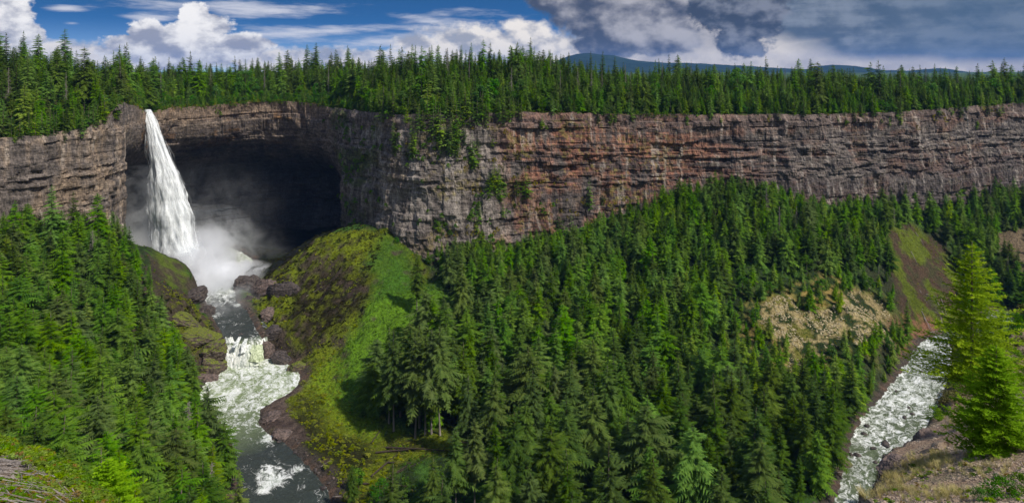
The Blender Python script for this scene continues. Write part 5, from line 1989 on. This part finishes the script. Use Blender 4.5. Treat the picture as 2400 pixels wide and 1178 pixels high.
def outcrops():
    def oc(px, py, sx, sy, sz, mat, seed, lab, rz=0.0, sink=0.3, name='rock_outcrop', cat='rock', strata=0.5, sub=5, group=None):
        h = hit(BT, px, py)
        o = add(name, rock_mesh(name, mat, seed, sub, 0.36, strata), None, (h.x, h.y, h.z - sz * sink), None, lab, cat, group)
        o.scale = (sx, sy, sz); o.rotation_euler = (0.28 * math.sin(seed * 2.1), 0.30 * math.cos(seed * 1.7), rz)
    oc(585, 668, 15, 10, 14, M_WET, 1, 'dark jutting rock point at the mouth of the plunge pool', 0.2, 0.25, strata=0.3)
    oc(625, 680, 19, 10, 14, M_SHELF, 2, 'brown layered rock ledge below the mossy ridge by the pool', -0.3, 0.3, strata=0.6)
    oc(672, 682, 18, 9, 12, M_WET, 21, 'black shaded ledge under the mossy ridge', -0.4, 0.3, strata=0.5)
    oc(588, 700, 8, 6, 5, M_WET, 3, 'low wet rock under the jutting point at the narrows')
    oc(632, 735, 8, 8, 5, M_SHELF, 4, 'brown shore rock above the short cascade', 0.4)
    oc(640, 775, 9, 6, 5, M_WET, 5, 'dark rock on the right bank just above the cascade')
    oc(628, 815, 6, 6, 9, M_SHELF, 6, 'brown rock wall at the right end of the cascade', 0.2)
    oc(665, 838, 11, 6, 6, M_WET, 7, 'dark rock behind the right rim of the round basin')
    oc(700, 862, 9, 6, 5, M_MOSSROCK, 8, 'mossy rock at the right corner of the round basin')
    oc(455, 690, 12, 9, 7, M_WET, 9, 'dark rock step below the green mound by the pool', 0.3)
    oc(482, 730, 8, 7, 6, M_WET, 10, 'wet grey rock face at the left of the narrows', 0.2)
    oc(430, 745, 15, 9, 6, M_MOSSROCK, 11, 'upper mossy ledge on the left bank', -0.2, strata=0.15)
    oc(465, 785, 16, 10, 7, M_MOSSROCK, 12, 'middle mossy ledge on the left bank', 0.1, strata=0.15)
    oc(497, 815, 12, 8, 8, M_MOSSROCK, 13, 'mossy rock shoulder above the cascade', 0.0, strata=0.15)
    oc(495, 850, 10, 6, 10, M_MOSSROCK, 14, 'steep rock wall left of the round basin', 0.2, strata=0.15)
    oc(487, 885, 9, 6, 4, M_SHELF, 15, 'bare brown rock foot at the left of the round basin', 0.1)
    oc(640, 935, 9, 6, 3, M_SHELF, 16, 'smooth brown rock shelf right of the pale green basin', 0.6, 0.5)
    oc(632, 975, 7, 8, 3, M_SHELF, 17, 'tilted brown rock shelf narrowing the river', 0.9, 0.5)
    oc(672, 1012, 9, 5, 3, M_SHELF, 18, 'brown shelf end below the narrowed river', 0.4, 0.5)
    oc(565, 792, 4.5, 3, 3.5, M_WET, 20, 'black rock splitting the top of the cascade', 0.0, 0.0)
    # single boulders
    items = []
    r = np.random.default_rng(31)
    src = [rock_mesh('boulder', M_WET, 40 + k, 3, 0.4) for k in range(4)]
    for px, py, s in ((655, 1037, 5), (2120, 988, 5), (2032, 1008, 6), (2138, 980, 4), (2076, 1053, 9), (2047, 1062, 5), (2052, 1094, 5), (2025, 1027, 5), (2130, 966, 4), (2010, 1078, 7), (1995, 1070, 5), (2015, 930, 0), (600, 1045, 0), (692, 1058, 5), (740, 1100, 6), (757, 1150, 7), (2100, 925, 3), (2160, 880, 4)):
        if not s:
            continue
        h = hit(BT, px, py)
        sc = s / F * h.y
        o = add('boulder', src[r.integers(4)], None, (h.x, h.y, float(river(np.array([h.x]), np.array([h.y]))[1][0]) + sc * 0.1), None, '', 'boulder', 'boulders in the river')
        o.scale = (sc * 1.5, sc, sc * 0.8); o.rotation_euler = (0, 0, r.uniform(0, 6))
        items.append((o, ('small' if s < 5 else 'black wet') + (' boulder in the grey river' if px < 900 else ' boulder in the white rapids'), px))
    finish_labels(items)
    o = None
    oc(1977, 1085, 5, 4, 3, M_MOSSROCK, 33, 'yellow mossed boulder on the left shore of the rapids', 0.2, 0.0, 'boulder', 'boulder', 0.0, 3)


outcrops()


def log_mesh(name, mat, seed, stubs=4):
    r = np.random.default_rng(seed)
    n = 8; k = 7
    t = np.linspace(0, 1, k); a = np.arange(n) / n * 6.283
    rr = 0.022 * (1 - 0.65 * t)
    V = np.stack([np.repeat((t - 0.5)[:, None], n, 1), (0.02 * np.sin(t * 3))[:, None] + rr[:, None] * np.cos(a), rr[:, None] * np.sin(a)], -1).reshape(-1, 3)
    f = grid_faces(k, n, True)
    VV = [V]; FF = [f]; off = len(V)
    for s in range(stubs):
        u = r.uniform(0.3, 0.95); aa = r.uniform(0, 3.14); L = r.uniform(0.04, 0.12)
        b = np.array([u - 0.5, 0, 0]); tip = b + np.array([0.04, math.cos(aa) * L, math.sin(aa) * L])
        w = 0.006
        VV.append(np.array([b + [0, w, 0], b + [0, -w, w], b + [w, 0, -w], tip]))
        FF.append(np.array([[0, 1, 3, 3], [1, 2, 3, 3], [2, 0, 3, 3]]) + off)
        off += 4
    V = np.vstack(VV)
    me_ = bpy.data.meshes.new(name)
    faces = [tuple(q) if q[2] != q[3] else tuple(q[:3]) for q in np.vstack(FF).tolist()]
    me_.from_pydata(V.tolist(), [], faces)
    me_.materials.append(mat)
    return me_


def logs():
    r = np.random.default_rng(55)
    src = {'dark': [log_mesh('fallen_log', M_LOGDARK, k) for k in range(2)], 'grey': [log_mesh('fallen_log', M_GREY, 5 + k, 7) for k in range(2)], 'red': [log_mesh('fallen_log', M_ROTTEN, 9)]}
    items = []
    L = [(870, 1040, 900, 1000, 'dark'), (905, 1050, 1050, 1058, 'dark'), (880, 1062, 1000, 1052, 'dark'), (930, 1110, 985, 1085, 'dark'), (880, 1140, 960, 1090, 'dark'), (850, 1135, 960, 1142, 'dark'), (910, 1085, 1010, 1092, 'dark'), (870, 1118, 940, 1060, 'dark'),
         (1048, 985, 1082, 984, 'dark'), (1170, 1030, 1200, 1005, 'dark'), (1205, 1035, 1228, 1010, 'dark'), (1050, 1035, 1120, 1042, 'dark'), (1160, 1100, 1190, 1092, 'red'), (1168, 1106, 1185, 1102, 'red'), (1175, 1116, 1200, 1112, 'red'), (1440, 1135, 1475, 1122, 'red'), (1435, 1150, 1470, 1142, 'red'), (1430, 1165, 1462, 1155, 'red'), (1320, 1130, 1330, 1105, 'red'),
         (718, 695, 745, 680, 'grey'), (752, 1095, 775, 1080, 'grey'), (780, 1166, 830, 1163, 'grey'), (1932, 1110, 1975, 1108, 'grey'), (1945, 1095, 1985, 1105, 'dark'),
         (2155, 680, 2172, 712, 'grey'), (2160, 725, 2200, 735, 'grey'), (2195, 705, 2215, 745, 'grey'), (2205, 700, 2218, 738, 'grey'), (2165, 745, 2190, 785, 'grey'), (2160, 730, 2180, 775, 'grey'), (2205, 745, 2210, 775, 'grey'), (2170, 690, 2210, 700, 'grey'), (2180, 780, 2215, 775, 'grey'), (2135, 590, 2150, 620, 'grey'), (2145, 545, 2165, 575, 'grey'), (40, 250, 60, 285, 'grey'), (230, 215, 245, 240, 'grey')]
    for x0, y0, x1, y1, tone in L:
        a = hit(BT, x0, y0) ; b = hit(BT, x1, y1)
        if y0 < 300:
            a = Vector(plateau_pt(x0, 20)); b = Vector(plateau_pt(x1, 8))
        if a is None or b is None or (a - b).length > 60:
            continue
        d = b - a
        mid = (a + b) / 2 + Vector((0, 0, 0.5))
        o = add('fallen_log', src[tone][r.integers(len(src[tone]))], None, mid, None, '', 'log', 'fallen logs')
        Ln = d.length
        th = min(1.0, 22 / Ln) if tone != 'grey' else min(1.0, 14 / Ln)
        o.scale = (Ln, Ln * th, Ln * th)
        o.rotation_euler = d.to_track_quat('X', 'Z').to_euler()
        w = 'in the eroded gully' if x0 > 2100 and y0 > 300 else 'on the left cliff top' if y0 < 300 else 'by the rapids' if x0 > 1900 else 'in the mossy clearing' if x0 < 1150 and x0 > 840 else 'near the river bank' if x0 < 840 else 'on the forest floor'
        items.append((o, {'dark': 'dark mossy fallen log ', 'grey': 'bleached fallen log ', 'red': 'reddish rotten fallen log '}[tone] + w, x0))
    finish_labels(items)


logs()


# ------------------------------------------------------------------ the near rim, left and right of the camera
BRL = [(-900, 900, 17), (-400, 960, 13.5), (-150, 1000, 12.5), (0, 1040, 11.0), (60, 1052, 10.6), (110, 1075, 10.0), (160, 1100, 9.4), (215, 1150, 8.7), (262, 1195, 8.2)]
BRR = [(2005, 1185, 13.0), (2050, 1148, 15.0), (2085, 1100, 17.5), (2080, 1065, 19.5), (2125, 1040, 20.5), (2160, 1000, 22.5), (2205, 965, 24), (2245, 915, 27), (2290, 865, 29), (2350, 800, 30), (2420, 735, 31), (2550, 660, 34)]
FG = BRL + BRR + [(0, 1100, 9.0), (0, 1178, 7.2), (100, 1178, 7.6), (-200, 1100, 9.0), (2400, 1178, 9.0), (2250, 1178, 10.2), (2100, 1178, 12.0), (2150, 1090, 16.5), (2250, 1075, 15.5), (2330, 1070, 15.2), (2400, 1030, 15.5), (2300, 980, 20), (2400, 930, 19.5), (2550, 900, 18), (2600, 1178, 7)]
FP = np.array([at(*p) for p in FG])
ex = [(0, 0, -1.75), (2, 1, -2.0), (-2, 1, -2.0), (0, 3, -3.0), (0, -5, -1.4), (20, -6, 0.5), (-20, -6, 0), (30, 5, -4), (-24, 5, -4.5), (44, 30, -12), (40, 15, -7)]
FP = np.vstack([FP, np.array(ex, float)])
_fg = rbf(FP, 1.5, 0.02)
fx = np.arange(-26, 46, 0.16); fy = np.arange(-6, 48, 0.16)
FX, FY = np.meshgrid(fx, fy, indexing='ij')
FZ = _fg(FX, FY)
PLAT = np.array([(-40, 25)] + [tuple(at(*p)[:2]) for p in BRL] + [(-3.8, 6.4), (-2.4, 4.4), (0, 3.2), (3, 4.6), (4.6, 8)] + [tuple(at(*p)[:2]) for p in BRR] + [(60, 46), (60, -12), (-40, -12)])
_in = in_poly(PLAT, FX, FY)
_dd = np.full(FX.shape, 1e9)
for _i in range(len(PLAT) - 1):
    _a = PLAT[_i]; _b = PLAT[_i + 1]; _d = _b - _a
    _t = np.clip(((FX - _a[0]) * _d[0] + (FY - _a[1]) * _d[1]) / (_d @ _d + 1e-9), 0, 1)
    _dd = np.minimum(_dd, np.hypot(FX - _a[0] - _t * _d[0], FY - _a[1] - _t * _d[1]))
_dd = np.where(_in, 0, _dd)
_dd = np.maximum(0, _dd + (fbm(FX / 1.1, FY / 1.1, o=3, seed=108) * 0.8) * (_dd > 0))
FZ = FZ - np.minimum(2.6 * _dd + 0.3 * (_dd > 0), 45)
FZ = FZ + fbm(FX / 1.4, FY / 1.4, o=4, seed=101) * 0.16 + fbm(FX / 0.35, FY / 0.35, o=3, seed=102) * 0.06
_n = fbm(FX / 0.7, FY / 0.7, o=4, seed=103); _m = fbm(FX / 2.5, FY / 2.5, o=3, seed=104)
FC = np.empty(FX.shape + (3,)); FC[:] = (0.30, 0.195, 0.125)
k_ = sst(-0.05, 0.15, _n)[..., None]
FC = FC * (1 - k_) + np.array([0.34, 0.25, 0.17]) * k_
k_ = ((FX < 0) * 0.8)[..., None] * np.ones_like(_m)[..., None]
FC = FC * (1 - k_) + np.array([0.20, 0.145, 0.105]) * k_
k_ = (sst(0.06, 0.14, _m + 0.4 * _n) * (FX < 0))[..., None]
FC = FC * (1 - k_) + np.array([0.16, 0.14, 0.08]) * k_
k_ = (sst(0.10, 0.18, _m - 0.3 * _n) * (FX > 0))[..., None] * 0.6
FC = FC * (1 - k_) + np.array([0.12, 0.12, 0.05]) * k_
_sl = np.hypot(np.gradient(FZ, 0.16, axis=0), np.gradient(FZ, 0.16, axis=1))
k_ = (sst(1.2, 1.9, _sl) * sst(2, 5, np.hypot(FX, FY)))[..., None]
FC = FC * (1 - k_) + np.array([0.075, 0.060, 0.050]) * k_
FZ = FZ + k_[..., 0] * (fbm(FX / 0.9, FY / 0.9, o=4, seed=107) * 0.6)
fv_ = np.stack([FX, FY, FZ], -1).reshape(-1, 3); ff_ = grid_faces(len(fx), len(fy))
m_, g_, p_ = new_mat('rim_soil')
co_ = g_.node('ShaderNodeTexCoord').outputs['Object']
na = g_.noise(co_, 7.0, 6, 0.75); nb_ = g_.noise(co_, 2.0, 3, 0.6)
fa = g_.ramp(na, 0.3, 0.7, 0.45, 1.55)
g_.put(p_.inputs['Base Color'], g_.mix(1.0, attr(g_, 'Col'), g_.comb(fa, fa, fa), 'MULTIPLY'))
p_.inputs['Roughness'].default_value = 0.95
bump(g_, p_, na, 0.8, 0.06)
add('ground', mesh_np('near_rim', fv_, ff_, True, {'Col': FC.reshape(-1, 3)}, [m_]), kind='structure', label='brown dirt slope of the near canyon rim')
BF = BVHTree.FromPolygons([tuple(p) for p in fv_.tolist()], [tuple(q) for q in ff_.tolist()])


def fgz(x, y):
    h = BF.ray_cast(Vector((x, y, 50)), Vector((0, 0, -1)), 200)[0]
    return h.z if h is not None else -5.0


def near_plants():
    r = np.random.default_rng(66)
    grp = 'firs on the near rim'
    # the tall fir: foot about (2285, 900), top (2290, 568)
    def fir(px, pyb, Y, pyt, mesh, mat_t, lab, wf=1.0, rot=0.0, r0=0.012):
        x = (px - 1200) / F * Y
        zb = max(fgz(x, Y), -(pyb - 165) / F * Y) - 0.1
        zt = -(pyt - 165) / F * Y
        H = zt - zb
        t = tree_thing('fir_tree', mesh, trunk_mesh('trunk', 1.0, r0, M_BARK, 0.0, 1), x, Y, zb + 0.3, H, rot, wf, lab, 'fir', grp)
        return t, H
    t, H = fir(2278, 900, 27.0, 566, fir_detailed('crown', M_FIR, 1, w=0.34, irr=0.40, lev=26, br=10, tw=13, tuft=5, nlen=0.013, clear=0.03, upt=0.30), None, 'tall open yellow green fir at the right, beside the rapids', 1.0, 0.4)
    t, H = fir(2335, 1070, 15.5, 808, fir_detailed('crown', M_FIR2, 2, w=0.42, irr=0.35, lev=24, br=11, tw=11, tuft=5, nlen=0.022, clear=0.02, upt=0.35), None, 'bright green bushy young fir on the brown dirt slope', 1.0, 1.4, 0.014)
    t, H = fir(2440, 1050, 19.0, 790, fir_detailed('crown', M_FIR2, 3, w=0.42, lev=22, br=10, tw=9, tuft=4, nlen=0.022, clear=0.02, upt=0.35), None, 'young fir cut by the right frame edge behind the bushy one', 1.0, 0.2, 0.014)
    t, H = fir(252, 1178, 8.9, 1078, fir_detailed('crown', M_FIR3, 4, w=0.62, lev=15, br=12, tw=11, tuft=5, nlen=0.034, clear=0.03, upt=0.6), None, 'low vivid green fir sapling at the left rim edge', 1.0, 0.9, 0.018)
    # bushes beside the firs
    items = []
    B1 = [broadleaf('shrub', M_SHRUB, 500 + k, w=0.55, clear=0.0, clumps=26, leaves=46, size=0.035, low=True) for k in range(2)]
    mt = mat_leaf('dull_bush', (0.09, 0.10, 0.045), (0.17, 0.15, 0.08), transl=0.3, var=0.2, nscale=2)
    B2 = [broadleaf('shrub', mt, 510 + k, w=0.55, clear=0.0, clumps=26, leaves=46, size=0.035, low=True) for k in range(2)]
    for px, py, s, src, lab in ((2225, 965, 34, B2, 'dull grey green bush at the brink below the tall fir'), (2245, 940, 30, B2, 'brownish bush right at the foot of the tall fir'), (2190, 985, 26, B1, 'small green bush leaning over the brink'), (2165, 972, 20, B2, 'sparse twiggy plant hanging over the rapids'),
                                (2395, 830, 30, B2, 'dull bush at the right frame edge behind the firs'), (2380, 770, 26, B1, 'green bush high on the right frame edge slope'), (2352, 812, 24, B1, 'green bush between the tall fir and the frame edge'), (2330, 840, 26, B2, 'dull bush close behind the bushy young fir top'), (2300, 862, 24, B1, 'small green bush behind the tall fir foot'), (2412, 745, 26, B2, 'topmost dull bush at the right frame edge'), (2372, 850, 26, B1, 'leafy bush above the cut off young fir'), (2270, 895, 24, B2, 'twiggy bush left of the tall fir foot'), (2405, 795, 24, B1, 'green bush touching the right frame edge'), (2385, 905, 24, B1, 'green bush at the right frame edge'), (2345, 1168, 40, B1, 'spreading leafy green shrub in the bottom right corner'), (2395, 1155, 36, B1, 'leafy green shrub cut by the bottom right corner'), (2300, 1176, 26, B1, 'left end shrub of the bottom right corner patch'),
                                (2100, 1150, 8, B1, 'tiny green tuft plant on the dirt slope'), (2320, 1105, 10, B1, 'small green cushion plant on the dirt slope'), (2370, 1130, 8, B1, 'small green sprout above the corner shrub'), (2140, 1100, 13, B1, 'flat green plant near the brink grass'), (2010, 1152, 9, B1, 'green plant at the lowest brink')):
        h = hit(BF, px, py)
        if h is None:
            continue
        o = bpy.data.objects.new('shrub', src[r.integers(2)])
        COL.objects.link(o)
        sc = s / F * h.y * 1.6
        o.location = (h.x, h.y, h.z - 0.05); o.scale = (sc * 1.15, sc * 1.15, sc * 0.9); o.rotation_euler = (0, 0, r.uniform(0, 6))
        o['label'] = lab; o['category'] = 'shrub'; o['group'] = 'shrubs on the near rim'
    # green mat along the left edge
    mat_low = mat_leaf('rim_mat', (0.10, 0.20, 0.012), (0.20, 0.27, 0.02), transl=0.3, var=0.5, nscale=1.5)
    mat_or = mat_leaf('rim_mat_red', (0.20, 0.13, 0.03), (0.28, 0.20, 0.05), transl=0.3, var=0.5, nscale=1.5)
    ms = [broadleaf('mat', mat_low, 520 + k, w=0.7, clear=0.0, clumps=8, leaves=26, size=0.11, low=True) for k in range(3)] + [broadleaf('mat', mat_or, 530, w=0.7, clear=0.0, clumps=7, leaves=22, size=0.10, low=True)]
    pts = []
    edge = np.array([(-60, 1030), (0, 1042), (60, 1055), (110, 1078), (160, 1106), (215, 1155), (262, 1195)], float)
    for i in range(5200):
        u = r.uniform(0, len(edge) - 1.001); k = int(u)
        e = edge[k] + (edge[k + 1] - edge[k]) * (u - k)
        dd = abs(r.normal(0, 1))
        px, py = e[0] - dd * 7, e[1] + dd * 11 - 4
        h = hit(BF, px, py)
        if h is None or h.y > 16:
            continue
        s = r.uniform(0.07, 0.17)
        pts.append((h.x, h.y, h.z - 0.02, s, s * 0.9, r.uniform(0, 6.28), 3 if r.random() < 0.10 else r.integers(3)))
    for i in range(1500):      # scattered over the heap of sticks and over the dirt on the right
        px, py = (r.uniform(-10, 200), r.uniform(1070, 1185)) if i < 1100 else (r.uniform(2010, 2400), r.uniform(1010, 1180))
        h = hit(BF, px, py)
        if h is None or h.y > 24 or fbm(h.x / 0.8, h.y / 0.8, seed=9) < 0.04:
            continue
        s = r.uniform(0.05, 0.12)
        pts.append((h.x, h.y, h.z - 0.01, s, s * 0.7, r.uniform(0, 6.28), r.integers(4)))
    mass('ground_cover', ms, pts, 'bright green creeping plants along the near rim')
    # heap of bleached sticks on the left
    V = []; Fc = []
    def stick(a, b, w):
        a = np.array(a); b = np.array(b); d = b - a; d /= np.linalg.norm(d) + 1e-9
        u = np.cross(d, [0, 0, 1.0]); u /= np.linalg.norm(u) + 1e-9; v = np.cross(u, d)
        o = len(V)
        for q, ww in ((a, w), (b, w * 0.5)):
            for an in (0, 2.09, 4.19):
                V.append(q + (u * math.cos(an) + v * math.sin(an)) * ww)
        for e in range(3):
            Fc.append((o + e, o + (e + 1) % 3, o + 3 + (e + 1) % 3, o + 3 + e))
    for i in range(3800):
        x = r.uniform(-11, -4.4); y = r.uniform(5.5, 11.5)
        px = 1200 + F * x / y
        z = fgz(x, y)
        py = 165 - F * z / y
        if px > 255 or py < np.interp(px, edge[:, 0], edge[:, 1]) + 12:
            continue
        a = r.normal(-0.3, 0.5) if r.random() < 0.45 else r.uniform(0, 6.28); L = r.uniform(0.06, 0.5)
        dx, dy = math.cos(a) * L, math.sin(a) * L
        zz = fgz(x + dx, y + dy)
        lift = r.uniform(0, 0.10)
        if zz > z + 0.6 or zz < z - 0.9:
            continue
        stick((x, y, z + lift), (x + dx, y + dy, zz + r.uniform(0, 0.12)), r.uniform(0.002, 0.008) * (1 + 1.5 * (r.random() < 0.05)))
    me_ = bpy.data.meshes.new('dead_sticks'); me_.from_pydata([tuple(q) for q in V], [], Fc); me_.materials.append(M_GREY)
    add('brushwood', me_, kind='stuff', label='tangled heap of bleached dead sticks on the left rim')
    # the two long bleached poles
    for (x0, y0, x1, y1, lab) in ((2, 1087, 150, 1128, 'long bleached pole lying across the heap of sticks'), (5, 1146, 150, 1156, 'thin bleached branch lying low across the heap of sticks'), (60, 1092, 85, 1084, 'short pale broken stick by the green edge')):
        a = hit(BF, x0, y0); b = hit(BF, x1, y1)
        if a is None or b is None:
            continue
        d = b - a
        o = add('dead_branch', log_mesh('dead_branch', M_GREY, int(x1), 5), None, (a + b) / 2 + Vector((0, 0, 0.06)), None, lab, 'branch', 'branches on the left rim')
        Ln = d.length; w = 0.9 if x1 - x0 > 100 and y0 < 1100 else 0.5
        o.scale = (Ln, Ln * w, Ln * w); o.rotation_euler = d.to_track_quat('X', 'Z').to_euler()
    # dry grass and gravel on the right
    def tuft(name, mat, seed, n=60):
        rr = np.random.default_rng(seed); tb = TB()
        for i in range(n):
            a = rr.uniform(0, 6.28); l = rr.uniform(0.5, 1.0); sp = rr.uniform(0.1, 0.6)
            b = np.array([math.cos(a), math.sin(a), 0]) * rr.uniform(0, 0.12)
            t_ = b + np.array([math.cos(a) * sp * l, math.sin(a) * sp * l, l * 0.8])
            m_ = (b + t_) / 2 + np.array([0, 0, 0.12])
            s_ = np.array([-math.sin(a), math.cos(a), 0]) * 0.012
            tb.tris([b - s_, b + s_, m_], [0, 0, .5]); tb.tris([m_ - s_, m_ + s_, t_], [.5, .5, 1])
        return tb.mesh(name, mat)
    tf_ = [tuft('tuft', M_DRY, 1), tuft('tuft', M_DRY, 2)]
    pts = []
    for cx_, cy_, sx_, sy_, n in ((2150, 1090, 45, 16, 170), (2205, 1075, 30, 18, 90), (2010, 1140, 22, 16, 90), (2090, 1120, 40, 14, 110), (2220, 1160, 60, 12, 80), (2120, 1150, 60, 20, 70), (2240, 985, 25, 18, 60), (2300, 1100, 80, 30, 50), (2040, 1160, 30, 12, 50)):
        for i in range(n):
            h = hit(BF, r.normal(cx_, sx_ * 0.6), r.normal(cy_, sy_ * 0.6))
            if h is None or h.y > 30:
                continue
            s = r.uniform(0.08, 0.24)
            pts.append((h.x, h.y, h.z - 0.02, s, s, r.uniform(0, 6.28), r.integers(2)))
    mass('grass', tf_, pts, 'straw coloured dry grass tufts on the near dirt slope')
    pts = []
    for i in range(9000):
        h = hit(BF, r.uniform(1990, 2420), r.uniform(960, 1190))
        if h is None or h.y > 30:
            continue
        s = r.uniform(0.010, 0.035) * (1 + (r.random() < 0.02) * 1.5)
        pts.append((h.x, h.y, h.z, s, s * 0.7, r.uniform(0, 6.28), r.integers(2)))
    mp = mat_boulder('pebble_rock', (0.20, 0.145, 0.10), (0.46, 0.36, 0.27))
    mass('gravel', [rock_mesh('pebble', mp, 70, 1, 0.4), rock_mesh('pebble', mp, 71, 1, 0.4)], pts, 'small stones strewn over the near dirt slope')
    # crumbling rock at the brink
    for px, py, sx, lab in ((2100, 1082, 0.5, 'dark crumbling rock at the brink over the rapids'), (2212, 1045, 0.5, 'pale weathered rock block below the bushy young fir'), (2175, 1020, 0.55, 'dark broken rock at the brink left of the bushy fir')):
        h = hit(BF, px, py)
        o = add('rock_outcrop', rock_mesh('rock_outcrop', M_SHELF if px < 2200 else mp, int(px), 4, 0.4, 0.3), None, (h.x, h.y, h.z - sx * 0.35), None, lab, 'rock')
        o.scale = (sx, sx * 0.8, sx * 0.8)


near_plants()


# ------------------------------------------------------------------ spray of the fall
def spray():
    m = bpy.data.materials.new('spray')
    m.use_nodes = True
    g = NT(m.node_tree); g.n.clear()
    out = g.node('ShaderNodeOutputMaterial')
    pv = g.node('ShaderNodeVolumePrincipled')
    pv.inputs['Color'].default_value = (0.97, 0.98, 1.0, 1)
    pv.inputs['Anisotropy'].default_value = 0.2
    g.l.new(pv.outputs[0], out.inputs['Volume'])
    co = g.node('ShaderNodeTexCoord').outputs['Object']
    def gauss(P, Rr, amp):
        d = g.vec('LENGTH', g.vec('MULTIPLY', g.vec('SUBTRACT', co, tuple(P)), tuple(1.0 / q for q in Rr)))
        return g.math('MULTIPLY', g.ramp(d, 1.0, 0.25), amp)
    tot = None
    for (px, py, Y, Rr, amp) in ((430, 632, 538, (38, 26, 22), 0.8), (455, 655, 528, (34, 20, 10), 0.4), (500, 645, 545, (46, 26, 13), 0.6), (555, 640, 550, (38, 26, 11), 0.45), (405, 600, 552, (26, 22, 30), 0.22), (480, 590, 560, (36, 28, 26), 0.16),
                                 (520, 575, 580, (44, 34, 32), 0.026), (600, 570, 620, (50, 40, 26), 0.006), (345, 500, 560, (30, 26, 62), 0.030), (340, 585, 556, (32, 24, 26), 0.10), (515, 665, 530, (40, 30, 12), 0.14), (530, 715, 500, (42, 38, 15), 0.030), (500, 480, 600, (80, 46, 50), 0.0030)):
        v = gauss(at(px, py, Y), Rr, amp)
        tot = v if tot is None else g.math('ADD', tot, v)
    nn = g.noise(g.vec('MULTIPLY', co, (1, 1, 0.8)), 0.055, 6, 0.62, 1.2)
    k = g.ramp(nn, 0.40, 0.64, 0.0, 2.0)
    g.put(pv.inputs['Density'], g.math('MULTIPLY', tot, k))
    import bmesh
    bm = bmesh.new()
    bmesh.ops.create_cube(bm, size=1)
    me_ = bpy.data.meshes.new('spray'); 
    for v in bm.verts:
        v.co = (-257 + v.co.x * 170, 545 + v.co.y * 150, -138 + v.co.z * 110)
    bm.to_mesh(me_); bm.free(); me_.materials.append(m)
    add('mist', me_, kind='stuff', label='white spray rising where the waterfall strikes the pool')


spray()


def haze():
    m = bpy.data.materials.new('haze')
    m.use_nodes = True
    g = NT(m.node_tree); g.n.clear()
    out = g.node('ShaderNodeOutputMaterial')
    pv = g.node('ShaderNodeVolumePrincipled')
    pv.inputs['Color'].default_value = (0.20, 0.42, 1.0, 1)
    pv.inputs['Density'].default_value = 0.000028
    pv.inputs['Anisotropy'].default_value = 0.0
    g.l.new(pv.outputs[0], out.inputs['Volume'])
    import bmesh
    bm = bmesh.new()
    bmesh.ops.create_cube(bm, size=1)
    me_ = bpy.data.meshes.new('haze')
    for v in bm.verts:
        v.co = (v.co.x * 46000, 8500 + v.co.y * 19000, 110 + v.co.z * 640)
    bm.to_mesh(me_); bm.free(); me_.materials.append(m)
    add('haze', me_, kind='stuff', label='thin blue air over the whole valley')


haze()
